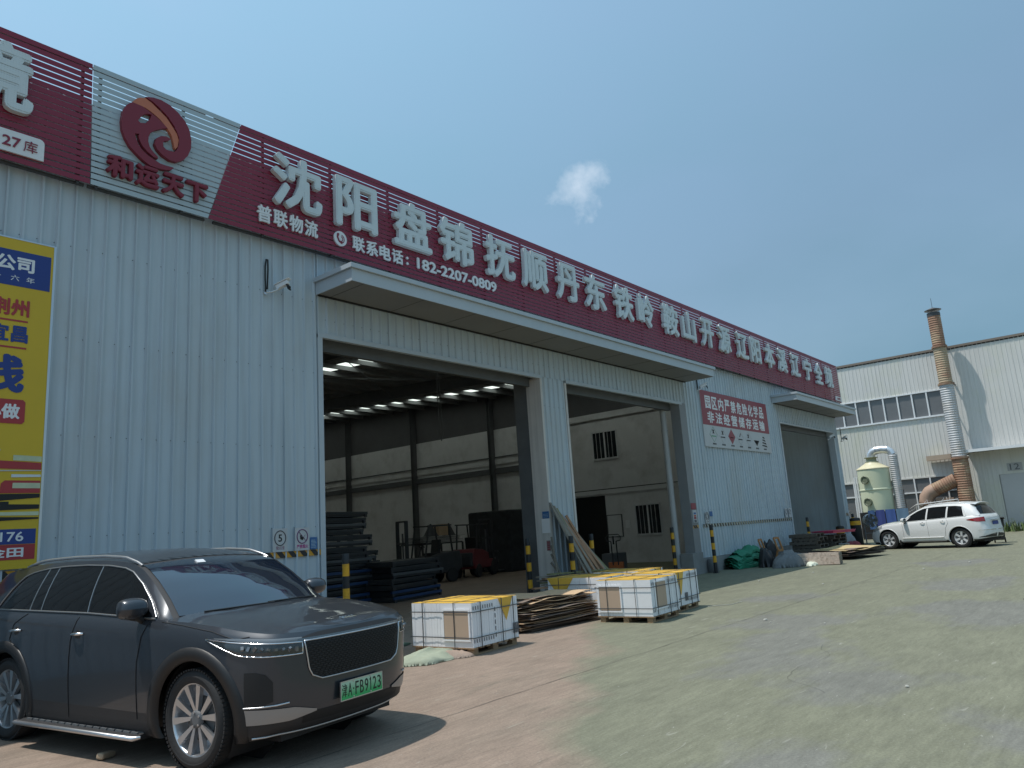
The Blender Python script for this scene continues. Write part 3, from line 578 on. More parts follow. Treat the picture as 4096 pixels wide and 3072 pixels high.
# hazardous goods banner
hb = thing('warning_banner', 'red and white hazardous chemicals banner hung on the ribbed wall by door three', 'banner')
board(hb, 'panel', 23.86, 29.85, 4.12, 6.10, m_sheetw, 11.13, 0.03); m_hr = mat('banner_crimson', (0.27, 0.045, 0.065), 0.45, 0, 0.08, 1)
board(hb, 'red_field', 23.86, 29.85, 4.885, 6.10, m_hr, 11.126, 0.004)
txt(hb, '园区内严禁危险化学品', 24.15, 29.5, 5.47, 5.93, m_white, 11.126, 0.004, 0.03, spaced=True); txt(hb, '非法经营储存运输', 24.2, 29.5, 4.97, 5.38, m_white, 11.126, 0.004, 0.03, spaced=True)
m_hg = mat('print_green', (0.10, 0.30, 0.17), 0.5); 
def fl(nm, poly, m): return MB().prism(poly, (0, 11.13, 0), EX, EZ, 0.003).build(nm, m, hb)
for i, c in enumerate((24.6, 25.36, 26.13, 26.89, 27.65, 28.42, 29.2)):
    if i == 2: fl('placard', [(c-.31,4.57),(c,4.29),(c+.31,4.57),(c,4.85)], m_hr); fl('pictogram', [(c-.14,4.55),(c+.14,4.55),(c+.14,4.52),(c-.14,4.52)], m_black) 
    elif i == 6:
        for k in range(4): fl('placard', [(c-.26+.04*k,4.36+.11*k),(c-.15+.0*k,4.36+.11*k),(c+.26-.06*k,4.32+.11*k),(c+.2-.06*k,4.36+.11*k+.03),(c-.22+.04*k,4.41+.11*k)], m_black)
    elif i == 5: fl('placard', [(c-.27,4.55),(c,4.33),(c+.27,4.55)], m_black); fl('pictogram', [(c-.15,4.52),(c+.15,4.52),(c+.1,4.47),(c-.1,4.47)], m_sheetw) 
    else:
        mb = MB(); P4 = [(c-.3,4.57),(c,4.30),(c+.3,4.57),(c,4.84)]
        for k in range(4): a, b_ = P4[k], P4[(k+1)%4]; mb.bar((a[0],11.129,a[1]), (b_[0],11.129,b_[1]), 0.012, 0.004)
        mb.build('placard', m_hg if i == 0 else m_sheetw, hb)
        fl('pictogram', [(c-.18,4.53),(c+.18,4.53),(c+.18,4.49),(c-.18,4.49)], m_hg if i == 0 else m_black)
        fl('pictogram', [(c-.08,4.60),(c-.02,4.60),(c+.09,4.74),(c+.03,4.74)], m_black); 
        if i != 3: fl('pictogram', [(c+.02,4.60),(c+.08,4.60),(c-.03,4.74),(c-.09,4.74)], m_black)
    for k in range(3): fl('caption_mark', [(c-.13+.1*k,4.21),(c-.06+.1*k,4.21),(c-.06+.1*k,4.27),(c-.13+.1*k,4.27)], m_black)
# small wall signs
s5 = thing('speed_sign', 'white speed limit 5 sign on the wall above the striped tape', 'sign')
board(s5, 'panel', 7.17, 7.45, 1.60, 1.985, m_sheetw, 11.155)
mb = MB(); mb.tube([(7.31+0.105*math.cos(a), 11.153, 1.825+0.12*math.sin(a)) for a in np.linspace(0, 2*math.pi, 28, endpoint=False)], 0.009, 5, closed=True); mb.build('ring', mat('print_grey', (0.09, 0.085, 0.095), 0.5), s5)
txt(s5, '5', 7.275, 7.345, 1.765, 1.885, m_black, 11.155); txt(s5, '限5公里', 7.235, 7.39, 1.635, 1.69, mat('print_mauve', (0.22, 0.06, 0.14), 0.5), 11.155, 0.002, 0.01)
nf = thing('no_fire_sign', 'white no open flame sign with red circle beside the door edge', 'sign')
board(nf, 'panel', 7.60, 7.885, 1.60, 1.985, m_sheetw, 11.155); m_pur = mat('print_purple', (0.16, 0.06, 0.16), 0.5)
mb = MB(); mb.tube([(7.742+0.105*math.cos(a), 11.153, 1.835+0.115*math.sin(a)) for a in np.linspace(0, 2*math.pi, 28, endpoint=False)], 0.009, 5, closed=True); mb.bar((7.67,11.152,1.915), (7.815,11.152,1.755), 0.014, 0.005); mb.build('ring', m_pur, nf)
mb = MB(); mb.prism([(7.70,1.79),(7.745,1.77),(7.77,1.81),(7.73,1.83),(7.72,1.88),(7.695,1.84)], (0,11.155,0), EX, EZ, 0.003); mb.bar((7.74,11.153,1.79), (7.80,11.153,1.86), 0.008, 0.003); mb.build('flame_mark', m_black, nf)
txt(nf, '严禁烟火', 7.63, 7.86, 1.635, 1.70, mat('print_magenta', (0.40, 0.05, 0.22), 0.5), 11.155, 0.002, 0.03)
bl = thing('notice_plate', 'small blue notice plate right of the no flame sign', 'sign'); m_nb = mat('notice_blue', (0.04, 0.13, 0.32), 0.5); m_nt = mat('notice_pale', (0.30, 0.42, 0.52), 0.5)
board(bl, 'panel', 7.90, 8.04, 1.61, 1.81, m_nb, 11.15)
mb = MB()
for k in range(6): mb.box(7.915, 8.02-0.01*(k%3), 11.148, 11.15, 1.635+0.024*k, 1.645+0.024*k)
mb.build('text_lines', m_nt, bl)
def tape(label, x0, x1, z0=1.50, z1=1.60, y=11.172, per=0.225, lean=0.09, pale=False):
    t = thing('hazard_tape', label, 'tape', group=None); x = x0; k = 0
    ya = mat('tape_yellow', (0.62, 0.30, 0.02), 0.5, 0, 0.2, 3, stain=(0.4, 0.38, 0.33), stain_amt=0.5, stain_scale=4)
    if pale: ya = mat('tape_faded', (0.42, 0.38, 0.27), 0.6, 0, 0.2, 3)
    bk = MB(); bk.box(x0, x1, y, y+0.003, z0, z1); bk.build('tape_strip', ya, t)
    mb = MB()
    while x < x1-lean*0.5:
        a = max(x, x0+lean); w = per*0.5
        if a+w < x1: mb.add([(a, y-0.002, z0), (a+w, y-0.002, z0), (a+w-lean, y-0.002, z1), (a-lean, y-0.002, z1)], [(0,1,2,3)])
        x += per; k += 1
    o = mb.build('black_stripes', m_blk, t); tag(o, kind='stuff'); return t
tape('black and yellow tape across the wall left of the first door', 4.4, 8.235)
tape('striped tape on the wall behind the car tail under the banner', -0.5, 4.3)
tape('long faded black and yellow tape on the wall behind the green sheeting', 23.1, 31.3, 1.42, 1.53, per=0.21, lean=0.07, pale=True)
tape('short striped tape on the pillar under the posters', 22.33, 22.72, 1.42, 1.52, y=11.158)
tape('short striped tape on the far end pillar', 38.55, 39.05, 1.42, 1.55, y=11.172)
# posters on the pillar right of door two
for (nm, lab, a, b_, z0, z1, m) in (('red_poster', 'dull red poster highest on the pillar right of the second door', 22.33, 22.66, 2.02, 2.22, m_hr), ('poster', 'grey poster with blue and orange bars below the red poster', 22.38, 22.66, 1.60, 2.0, m_sheetw), ('speed_sign', 'faded round limit sign on the ribbed wall above a bollard', 23.25, 23.52, 1.56, 1.92, m_sheetw), ('blue_sticker', 'small blue sticker right of the faded round sign', 23.62, 23.82, 1.77, 1.93, m_nb)):
    o = thing(nm, lab, 'poster' if 'poster' in nm else 'sign'); board(o, 'panel', a, b_, z0, z1, m, 11.145)
    if nm == 'poster':
        board(o, 'print_band', 22.44, 22.6, 1.86, 1.92, m_nb, 11.142, 0.003); board(o, 'print_band', 22.44, 22.6, 1.80, 1.84, m_bo, 11.142, 0.003); board(o, 'print_band', 22.44, 22.6, 1.71, 1.79, m_hr, 11.142, 0.003)
        board(o, 'print_band', 22.44, 22.6, 1.61, 1.69, m_beam, 11.142, 0.003)
    if nm == 'speed_sign':
        for r_ in (0.11, 0.07): MB().tube([(23.385+r_*math.cos(a2), 11.144, 1.78+0.13*r_/0.11*math.sin(a2)) for a2 in np.linspace(0, 2*math.pi, 20, endpoint=False)], 0.008, 4, closed=True).build('ring', m_black, o)
        board(o, 'print_band', 23.30, 23.47, 1.59, 1.61, m_beam, 11.142, 0.003)
for lab, a in (('left one of two pale number plates beside the third door', 30.48), ('right one of two pale number plates beside the third door', 30.88)):
    o = thing('number_plate', lab, 'sign'); board(o, 'panel', a, a+0.28, 1.55, 1.92, m_sheetw, 11.15)
    MB().tube([(a+0.14+0.09*math.cos(t_), 11.148, 1.77+0.1*math.sin(t_)) for t_ in np.linspace(0, 2*math.pi, 18, endpoint=False)], 0.009, 4, closed=True).build('ring', m_beam, o)
# notices on the middle pillar, facing door 1 side
def side_board(lab, y0, y1, z0, z1, m, nm='notice'):
    o = thing(nm, lab, 'notice'); mb = MB(); mb.box(14.805, 14.815, y0, y1, z0, z1); mb.build('panel', m, o); return o
o = side_board('blue notice taped high on the side of the middle pillar', 11.18, 11.38, 1.95, 2.12, m_nb)
mb = MB()
for k in range(3): mb.box(14.802, 14.805, 11.2, 11.36, 1.98+0.035*k, 1.99+0.035*k)
mb.build('text_lines', m_nt, o)
side_board('white curled paper under the blue pillar notice', 11.18, 11.42, 1.60, 1.945, m_white, 'paper_sheet')
o = side_board('small red printed notice low on the middle pillar side', 11.2, 11.31, 1.18, 1.42, mat('notice_faded', (0.27, 0.2, 0.2), 0.6)); mb = MB()
for k in range(5): mb.box(14.802, 14.805, 11.215, 11.295, 1.2+0.042*k, 1.225+0.042*k)
mb.build('text_lines', m_hr, o)
# surveillance cameras
def cctv(lab, x, y, z, cable=0.6, ang=-0.5, s=1.0):
    t = thing('security_camera', lab, 'camera', (x, y, z), 0); 
    mb = MB(); mb.obox((0.0,-0.12,0.0), 0.09*s, 0.24*s, 0.08*s, (-0.35,0,0)); bd = mb.build('housing', m_white, t); bd.rotation_euler = (0,0,-ang); bevel(bd, 0.01)
    mb = MB(); mb.obox((0.0,-0.235,-0.055), 0.10*s, 0.02, 0.10*s, (-0.35,0,0)); mb.cyl((0,-0.24,-0.06), (0,-0.26,-0.068), 0.03, 12); mb.build('lens_hood', m_black, t).rotation_euler = (0,0,-ang)
    mb = MB(); mb.obox((0.0,-0.12,0.055), 0.12*s, 0.30*s, 0.012, (-0.35,0,0)); mb.build('sun_shield', m_white, t).rotation_euler = (0,0,-ang)
    mb = MB(); mb.tube([(-0.20,0.02,-0.16), (-0.12,-0.03,-0.15), (-0.03,-0.07,-0.10), (0,-0.08,-0.05)], 0.014, 6); mb.lathe((-0.20,0.03,-0.16), (0,-1,0), [(0,0.04),(0.02,0.04)], 12); mb.build('bracket', m_alu, t)
    if cable: mb = MB(); mb.tube([(-0.21,0.0,-0.15), (-0.22,0.0,0.1), (-0.22,0.0,cable*0.7), (-0.20,0.0,cable), (-0.17,0.0,cable), (-0.165,0.0,cable*0.6), (-0.18,0.0,-0.1)], 0.014, 6); mb.build('cable', m_black, t)
    return t
cctv('white security camera with black cable loop above the left wall', 7.24, 11.13, 6.22, 0.45)
cctv('white security camera under the canopy end above the warning banner', 23.95, 11.13, 6.22, 0.35)
cctv('dark security camera under the far canopy over the third door', 36.8, 10.9, 5.15, 0.0)
cctv('security camera bracketed at the far corner of the warehouse', 39.25, 11.0, 5.2, 0.5, 0.5)

# ================================================================== bollards
def bollard_proto(loc, label):
    t = thing('bollard', label, 'bollard', loc, 0, 'striped bollards at the truck doors'); Zb = [0.012, .33, .53, .73, .93, 1.13, 1.33, 1.5]
    mb = MB(); mb.lathe((0,0,0), (0,0,1), [(0,0.095),(0.012,0.095)], 20); mb.build('base_plate', m_blk, t)
    for k in range(7):
        mb = MB(); z = Zb[k]; h = Zb[k+1]-z
        if k < 6: mb.lathe((0,0,z), (0,0,1), [(0,0.0575),(h,0.0575)], 20, cap0=False, cap1=False)
        else: mb.lathe((0,0,z), (0,0,1), [(0,0.0575),(h-0.008,0.0575),(h,0.050)], 20, cap0=False)
        mb.build('yellow_band' if k % 2 else 'black_band', m_yel if k % 2 else m_blk, t)
    return t
BL = [((8.10,10.45,0), 'bollard left of the first door behind the grey suv bonnet'), ((14.45,11.62,0), 'bollard just inside the first door left of the middle pillar'), ((14.62,10.45,0), 'bollard standing in front of the planks leaning on the pillar'), ((16.65,11.25,0), 'bollard right of the leaning planks at the second door'), ((22.0,11.75,0), 'bollard inside the second door beside the downpipe'), ((22.75,10.75,0), 'bollard outside the wall left of the green sheeting'), ((31.3,10.6,0), 'bollard left of the red topped pallet pile'), ((37.9,10.7,0), 'bollard on the far side of the third door')]
b0 = bollard_proto(*BL[0])
for loc, lab in BL[1:]: dup(b0, loc, random.uniform(0, 6), lab)

# ================================================================== pallets of boxed tiles
m_carton = mat('carton_white', (0.84, 0.84, 0.85), 0.6, 0, 0.04, 5); m_cyel = mat('carton_yellow', (0.72, 0.43, 0.06), 0.55, 0, 0.10, 4)
m_cbrown = mat('carton_brown', (0.50, 0.37, 0.27), 0.7, 0, 0.05, 3); m_strap = mat('strap_grey', (0.12, 0.125, 0.13), 0.45, 0.2, 0.1, 8); m_print = mat('print_dark', (0.14, 0.14, 0.15), 0.6)
def carton_mesh(lx, ly, h):
    mb = MB(); e = 0.002; mb.box(e, lx-e, e, ly-e, 0, h-0.004); mb.box(e, lx-e, e, ly-e, h-0.0035, h, m=1); return mb.mesh('carton', [m_carton, m_cyel])
def tile_pallet(loc, rz, label, LX, LY, H, faces, tri=()):
    """LX along local x, LY along local y; cartons 0.6 long standing on edge"""
    t = thing('tile_pallet', label, 'tile pallet', (loc[0], loc[1], 0), rz, 'strapped pallets of boxed tiles'); hb_ = 0.115
    for y in (0.03, LY/2-0.05, LY-0.13):
        mb = MB(); mb.box(0.02, LX-0.02, y, y+0.1, 0.0, 0.022); mb.build('runner', m_wood, t)
        for x in (0.02, LX/2-0.06, LX-0.14): mb = MB(); mb.box(x, x+0.12, y, y+0.1, 0.022, 0.09); mb.build('block', m_wood, t)
    n_ = 8
    for k in range(n_): x = 0.0+(LX-0.09)*k/(n_-1); mb = MB(); mb.box(x, x+0.085, -0.01, LY+0.01, 0.09, 0.108); mb.build('deck_board', m_wood, t)
    # cartons: front block thin along x, rear block thin along y
    th = 0.055; ly1 = min(0.6, LY); n1 = int(LX/th); me1 = carton_mesh(LX/n1, ly1, H)
    for k in range(n1): put('carton', me1, t, (LX/n1*k, random.uniform(-0.004, 0.004), 0.11), None)
    if LY > 0.75:
        l2 = LY-ly1; n2 = int(l2/th); nx2 = max(1, round(LX/0.6)); me2 = carton_mesh(LX/nx2, l2/n2, H)
        for k in range(n2):
            for q in range(nx2): put('carton', me2, t, (LX/nx2*q+random.uniform(-0.004, 0.004), ly1+l2/n2*k, 0.11), None)
    z0 = 0.11
    # brown panel faces
    for (side, a, b_, c, d) in faces:
        mb = MB()
        if side == 'x': mb.box(-0.012, -0.006, a, b_, z0+c, z0+d)
        else: mb.box(a, b_, -0.014, -0.008, z0+c, z0+d)
        mb.build('brown_panel', m_cbrown, t)
        mb = MB(); w = 0.025
        for (a2, b2, c2, d2) in ((a-w, b_+w, d, d+w), (a-w, b_+w, c-w, c), (a-w, a, c, d), (b_, b_+w, c, d)):
            if side == 'x': mb.box(-0.018, -0.006, a2, b2, z0+c2, z0+d2)
            else: mb.box(a2, b2, -0.020, -0.008, z0+c2, z0+d2)
        mb.build('panel_rim', m_carton, t)
    for (side, c, wd, dp) in tri:
        if side == 'x': P3 = [(-0.0085, c-wd/2, z0+H), (-0.0085, c+wd/2, z0+H), (-0.0085, c, z0+H-dp)]
        else: P3 = [(c-wd/2, -0.0085, z0+H), (c, -0.0085, z0+H-dp), (c+wd/2, -0.0085, z0+H)]
        off = Vector((0.003,0,0)) if side == 'x' else Vector((0,0.003,0))
        MB().add([Vector(p) for p in P3]+[Vector(p)+off for p in P3], [(0,1,2),(5,4,3),(0,3,4,1),(1,4,5,2),(2,5,3,0)]).build('printed_triangle', m_cyel, t)
        if side == 'y':
            mb = MB()
            for k in range(5): mb.box(c-wd/2-0.10, c-wd/2-0.085, -0.0095, -0.007, z0+0.08+0.09*k, z0+0.14+0.09*k)
            for k in range(3): mb.box(c+wd/2-0.02+0.05*k, c+wd/2+0.015+0.05*k, -0.0095, -0.007, z0+0.07, z0+0.22)
            mb.build('carton_print', m_print, t)
    # edge marks printed on the cartons
    mb = MB()
    for k in range(int(LX/th)-1):
        x = LX/n1*(k+0.5)
        if any(s_ == 'y' and a-0.03 < x < b_+0.03 for s_, a, b_, c, d in faces) or any(s_ == 'y' and abs(x-c) < wd/2+0.12 for s_, c, wd, dp in tri): continue
        for zz in (0.06, H-0.10): mb.box(x-0.006, x+0.006, -0.0085, -0.0045, z0+zz, z0+zz+0.05)
    mb.build('edge_marks', m_print, t)
    # straps
    e = 0.020; zs = [z0+0.13, z0+H-0.13]
    for z in zs:
        mb = MB(); w = 0.008
        for a, b_ in (((-e,-e),(LX+e,-e)), ((LX+e,-e),(LX+e,LY+e)), ((LX+e,LY+e),(-e,LY+e)), ((-e,LY+e),(-e,-e))): mb.bar((a[0],a[1],z+random.uniform(-.006,.006)), (b_[0],b_[1],z+random.uniform(-.006,.006)), 0.004, 0.014)
        mb.build('strap', m_strap, t)
    for f in (0.16, 0.62, 0.88)[:2 if LX < 0.9 else 3]:
        x = LX*f; mb = MB(); 
        for a, b_ in (((x,-e,0.09),(x,-e,z0+H+0.004)), ((x,-e,z0+H+0.004),(x,LY+e,z0+H+0.004)), ((x,LY+e,z0+H+0.004),(x,LY+e,0.09))): mb.bar(a, b_, 0.014, 0.004, up=(1,0,0) if a[2] != b_[2] else (0,0,1))
        mb.build('strap', m_strap, t)
    for f in (0.28, 0.80):
        y = LY*f; mb = MB()
        for a, b_ in (((-e,y,0.09),(-e,y,z0+H+0.006)), ((-e,y,z0+H+0.006),(LX+e,y,z0+H+0.006)), ((LX+e,y,z0+H+0.006),(LX+e,y,0.09))): mb.bar(a, b_, 0.014, 0.004, up=(0,1,0) if a[2] != b_[2] else (0,0,1))
        mb.build('strap', m_strap, t)
    return t
d2 = math.radians
tile_pallet((8.04,7.56), d2(4), 'single strapped pallet of white boxed tiles nearest the grey suv', 1.10, 1.16, 0.61, [('x', 0.06, 0.52, 0.11, 0.50)], [('y', 0.80, 0.36, 0.33)])
tile_pallet((11.62,6.72), d2(3), 'front pallet of white boxed tiles in the cluster of four with two brown panels', 1.08, 1.08, 0.61, [('x', 0.60, 1.02, 0.09, 0.50), ('y', 0.14, 0.55, 0.12, 0.55)], [])
tile_pallet((12.95,6.98), d2(4), 'right hand tile pallet of the cluster with an orange triangle on its lit front', 1.12, 1.05, 0.61, [], [('y', 0.26, 0.36, 0.42)])
tile_pallet((12.35,8.08), d2(3), 'left rear tile pallet of the cluster behind the cardboard stack with a yellow triangle', 1.05, 1.35, 0.61, [], [('x', 1.05, 0.62, 0.42)])
tile_pallet((13.75,8.15), d2(5), 'rear right tile pallet of the cluster, mostly hidden by the others', 1.1, 1.1, 0.61, [], [('y', 0.85, 0.35, 0.3)])

# ================================================================== cardboard, planks, cloth
def sheet_stack(name, label, cat, cx, cy, rz, lx, ly, n_, h0, h1, m, seed, warp=0.05, thick=0.006, jitter=0.12, top=None, group=None, drop=0.0):
    rnd = random.Random(seed); t = thing(name, label, cat, (cx, cy, 0), rz, group)
    for k in range(n_):
        f = k/(n_-1); z = h0+(h1-h0)*f; sxx = lx*rnd.uniform(0.82, 1.06); syy = ly*rnd.uniform(0.8, 1.05); ox, oy = rnd.uniform(-jitter, jitter), rnd.uniform(-jitter*0.7, jitter*0.7)
        a1, a2, ph, tl = rnd.uniform(-warp, warp)*f, rnd.uniform(-warp, warp)*f, rnd.uniform(0, 6), rnd.uniform(-0.02, 0.02); rr = rnd.uniform(-0.05, 0.05)
        NX, NY = 8, 4; mb = MB(); up = []; dn = []
        for i in range(NX+1):
            ru = []; rd = []
            for j in range(NY+1):
                u = i/NX-0.5; v = j/NY-0.5; x = ox+u*sxx; y = oy+v*syy + (rnd.uniform(-0.012, 0.012) if j in (0, NY) else 0)
                x, y = x*math.cos(rr)-y*math.sin(rr), x*math.sin(rr)+y*math.cos(rr)
                zz = z + a1*math.sin(3.1*u*2+ph)*0.5 + a2*v + tl*u + drop*f*(abs(u)*2)**2
                ru.append((x, y, max(zz, 0.012)+thick/2)); rd.append((x, y, max(zz, 0.012)-thick/2))
            up.append(ru); dn.append(rd)
        mb.grid(up, 0, False); mb.grid(dn, 0, False, flip=True)
        loopu = [up[i][0] for i in range(NX+1)] + [up[NX][j] for j in range(1, NY+1)] + [up[i][NY] for i in range(NX-1, -1, -1)] + [up[0][j] for j in range(NY-1, 0, -1)]
        loopd = [dn[i][0] for i in range(NX+1)] + [dn[NX][j] for j in range(1, NY+1)] + [dn[i][NY] for i in range(NX-1, -1, -1)] + [dn[0][j] for j in range(NY-1, 0, -1)]
        L_ = len(loopu); mb.add(loopu+loopd, [(i, i+L_, (i+1)%L_+L_, (i+1)%L_) for i in range(L_)])
        mb.build('sheet', (top if top is not None and k >= n_-2 else m[k % len(m)]), t)
    return t
m_card2 = mat('cardboard_dark', (0.20, 0.15, 0.12), 0.85, 0, 0.2, 5); m_card3 = mat('cardboard_pale', (0.55, 0.38, 0.23), 0.85, 0, 0.12, 5)
sheet_stack('cardboard_stack', 'untidy stack of flattened brown cardboard between the tile pallets', 'cardboard stack', 11.1, 8.72, d2(-4), 1.95, 1.08, 34, 0.03, 0.50, [m_card2, m_card2, m_card, m_card2, m_card3], 4, 0.10, 0.007, 0.13, top=m_card3)
sheet_stack('cardboard_stack', 'low flat stack of yellowish board sheets in front of the white suv', 'cardboard stack', 28.9, 8.45, d2(-14), 2.4, 1.5, 15, 0.10, 0.36, [m_card2, m_blk, m_card2], 9, 0.08, 0.01, 0.14, top=mat('board_yellow', (0.50, 0.38, 0.20), 0.8, 0, 0.1, 3))
# planks leaning on the pillar
m_pgreen = mat('mossy_wood', (0.22, 0.21, 0.10), 0.9, 0, 0.35, 5, stretch=(1,1,0.3)); m_pbrown = mat('brown_wood', (0.38, 0.21, 0.12), 0.85, 0, 0.3, 6, stretch=(1,1,0.3)); m_pgrey = mat('grey_wood', (0.26, 0.23, 0.19), 0.85, 0, 0.3, 6, stretch=(1,1,0.3))
ORD = 'first second third fourth fifth sixth seventh eighth ninth tenth eleventh twelfth thirteenth fourteenth fifteenth'.split(); ORD += 'sixteenth seventeenth eighteenth nineteenth twentieth twenty-first twenty-second twenty-third'.split()
PK = [2,2,1,2,0,1,2,1,0,1,1,2,1,0,1,1,2,1,1,0,1,1,1,1]
rnd = random.Random(3)
tops = [(14.82,2.32),(14.86,2.28),(14.95,2.24),(15.05,2.18),(15.12,2.08),(15.2,2.02),(15.27,1.95),(15.34,1.92),(15.42,2.0),(15.5,1.8),(15.58,1.72),(15.66,1.66),(15.74,1.6),(15.8,1.5),(15.82,1.35)]; tops = sorted(tops + [(a_+0.05, b_-0.10) for a_, b_ in tops[1::2]])
for i, (tx, tz) in enumerate(tops):
    bx = 15.0 + 0.088*i + rnd.uniform(-0.05, 0.05); by = 10.0 + 0.02*i + rnd.uniform(-0.1, 0.1)
    mb = MB(); mb.bar((bx, by, 0.02), (tx+rnd.uniform(-.03,.03), 11.12, tz), 0.085+rnd.uniform(-.02,.03), 0.026, up=(0.2,-1,0.3)); o = mb.build('plank', [m_pgreen, m_pbrown, m_pgrey][PK[i]])
    tag(o, ['greenish', 'brown', 'grey'][PK[i]] + ' plank, %s from the left in the bundle leaning on the middle pillar' % ORD[i], 'plank', 'planks leaning on the middle pillar')
for i in range(4):
    mb = MB(); mb.bar((14.45+0.12*i, 10.7-0.08*i, 0.02), (14.80-0.03*i, 11.15, 1.5-0.2*i), 0.04, 0.03, up=(1,0,0)); tag(mb.build('batten', m_pgrey), 'thin dark batten, %s from the left, propped at the left foot of the middle pillar' % ORD[i], 'batten', 'battens at the foot of the pillar')
for i in range(14):
    z = 0.03+0.046*i; mb = MB(); mb.bar((13.7+rnd.uniform(-.25,.25), 10.72+rnd.uniform(-.15,.15), z+0.06), (16.1+rnd.uniform(-.35,.35), 10.15+rnd.uniform(-.2,.2), z), 0.13, 0.032); o = mb.build('board', [m_pgrey, m_pgreen, m_pgrey, m_pbrown][i % 4])
    tag(o, 'long weathered board, %s up from the ground in the pile below the leaning planks' % ORD[i], 'board', 'boards lying below the leaning planks')
# cloth heap and green mat near the first pallet
def cloth(name, label, cat, cx, cy, rx, ry, h, m, seed, n_=34, rough=0.35, group=None, lump=3.0, parent=None):
    rnd = random.Random(seed); from mathutils import noise
    B_ = [(rnd.uniform(-0.5, 0.5), rnd.uniform(-0.4, 0.4), rnd.uniform(0.30, 0.5), rnd.uniform(0.6, 1.0)) for _ in range(6)]; rows = []
    F_ = [(rnd.uniform(0, math.pi), rnd.uniform(5, 9), rnd.uniform(0, 6)) for _ in range(3)]
    for i in range(n_+1):
        r = []
        for j in range(n_+1):
            u = i/n_*2-1; v = j/n_*2-1; edge_ = 0.86+0.16*noise.noise(Vector((math.cos(math.atan2(v, u))*1.5+seed, math.sin(math.atan2(v, u))*1.5, 0)))
            rr = math.hypot(u, v)/edge_; f = max(0, 1-rr**5)
            hh = max(w_*math.exp(-((u-a_)**2+(v-b_)**2)/(2*c_*c_)) for a_, b_, c_, w_ in B_)
            hh = 0.35+0.65*hh; fold = 0; wob_ = noise.noise(Vector((u*2+seed, v*2, 1)))*1.6
            for th_, fr, ph in F_: fold += (1-abs(math.sin((u*math.cos(th_)+v*math.sin(th_))*fr*0.5+ph+wob_)))**2
            z = h*(f**0.5)*(hh*(1-rough*0.35) + rough*0.20*fold) + 0.03*h*noise.noise(Vector((u*9, v*9, seed)))*f if f > 0 else 0
            s_ = 1/max(1, rr)
            r.append((cx+u*rx*s_, cy+v*ry*s_, max(z, 0)+0.006))
        rows.append(r)
    o = MB().grid(rows, 0, True, flip=False).build(name, m, parent)
    if parent is None: tag(o, label, cat, group)
    return o
m_cg = mat('cloth_green', (0.33, 0.36, 0.27), 0.9, 0, 0.15, 5, bump=0.4, bscale=60); m_cb = mat('cloth_brown', (0.33, 0.25, 0.20), 0.9, 0, 0.2, 5, bump=0.4, bscale=60)
cloth('cloth_heap', 'pale green cloth crumpled on the ground by the first tile pallet', 'cloth', 7.55, 8.0, 0.55, 0.42, 0.15, m_cg, 2, 60, 0.9)
cloth('cloth_heap', 'brown cloth bunched at the corner of the first tile pallet', 'cloth', 7.95, 7.95, 0.30, 0.45, 0.10, m_cb, 5, 44, 0.7)
mb = MB(); mb.obox((8.1, 9.55, 0.02), 0.9, 0.45, 0.03, (0,0,0.3)); tag(mb.build('green_mat', mat('mat_green', (0.10, 0.15, 0.10), 0.8)), 'flat dull green mat on the shaded ground behind the first pallet', 'mat')

# ================================================================== beside the right wall
m_net = mat('green_sheeting', (0.012, 0.19, 0.105), 0.6, 0, 0.3, 4, bump=0.3, bscale=30)
def folds(name, label, cat, cx, cy, lx, ly, h, m, seed, layers, rz=0.0):
    rnd = random.Random(seed); t = thing(name, label, cat, (cx, cy, 0), rz)
    for k in range(layers):
        f = k/layers; w = lx*(1-0.55*f)*rnd.uniform(0.85, 1.05); d_ = ly*(1-0.4*f); ox = rnd.uniform(-0.1, 0.1)*lx; z = h*f; rows = []; ph = rnd.uniform(0, 6); ph2 = rnd.uniform(0, 6)
        for i in range(15):
            u = i/14-0.5; r = []
            for j in range(9):
                v = j/8-0.5; zz = z + 0.09*h*math.sin(6*u+ph) + 0.05*h*math.sin(15*u+ph2) + h/layers*1.6*math.cos(math.pi*v) + 0.04*rnd.uniform(-1, 1)*h - 0.25*h*(abs(u)*2)**3*f
                r.append((ox+u*w, v*d_*(1-0.2*abs(u)), max(zz, 0.01)))
            rows.append(r)
        low = [[(p[0], p[1], max(p[2]-h/layers*0.9, 0.004)) for p in r] for r in rows]
        mb = MB(); mb.grid(rows, 0, True); mb.grid(low, 0, True, flip=True)
        for e_ in (0, -1): mb.grid([[r[e_] for r in rows], [r[e_] for r in low]], 0, True)
        mb.build('fold', m, t)
    return t
folds('green_sheeting', 'heap of folded green plastic sheeting at the foot of the wall', 'sheeting', 25.2, 10.75, 2.5, 0.8, 0.62, m_net, 12, 7, d2(-8))
cloth('grey_tarpaulin', 'crumpled grey tarpaulin heap with pale end beside the old crate', 'tarpaulin', 25.1, 9.25, 1.0, 0.62, 0.60, mat('tarp_grey', (0.16, 0.17, 0.175), 0.75, 0, 0.25, 4, bump=0.4, bscale=20), 7, 48, 0.6, lump=2.6)
cloth('white_sack', 'small white plastic sack in the sun beside the grey tarpaulin', 'sack', 25.25, 8.55, 0.5, 0.22, 0.17, mat('sack_white', (0.62, 0.66, 0.55), 0.6, 0, 0.1, 6, bump=0.3), 11, 24, 0.5)
cloth('black_sack', 'black bulging sack leaning between the sheeting and tarpaulin', 'sack', 25.0, 9.98, 0.42, 0.30, 0.68, mat('sack_black', (0.012, 0.012, 0.014), 0.5, 0, 0.3, 6, bump=0.2), 13, 26, 0.3)
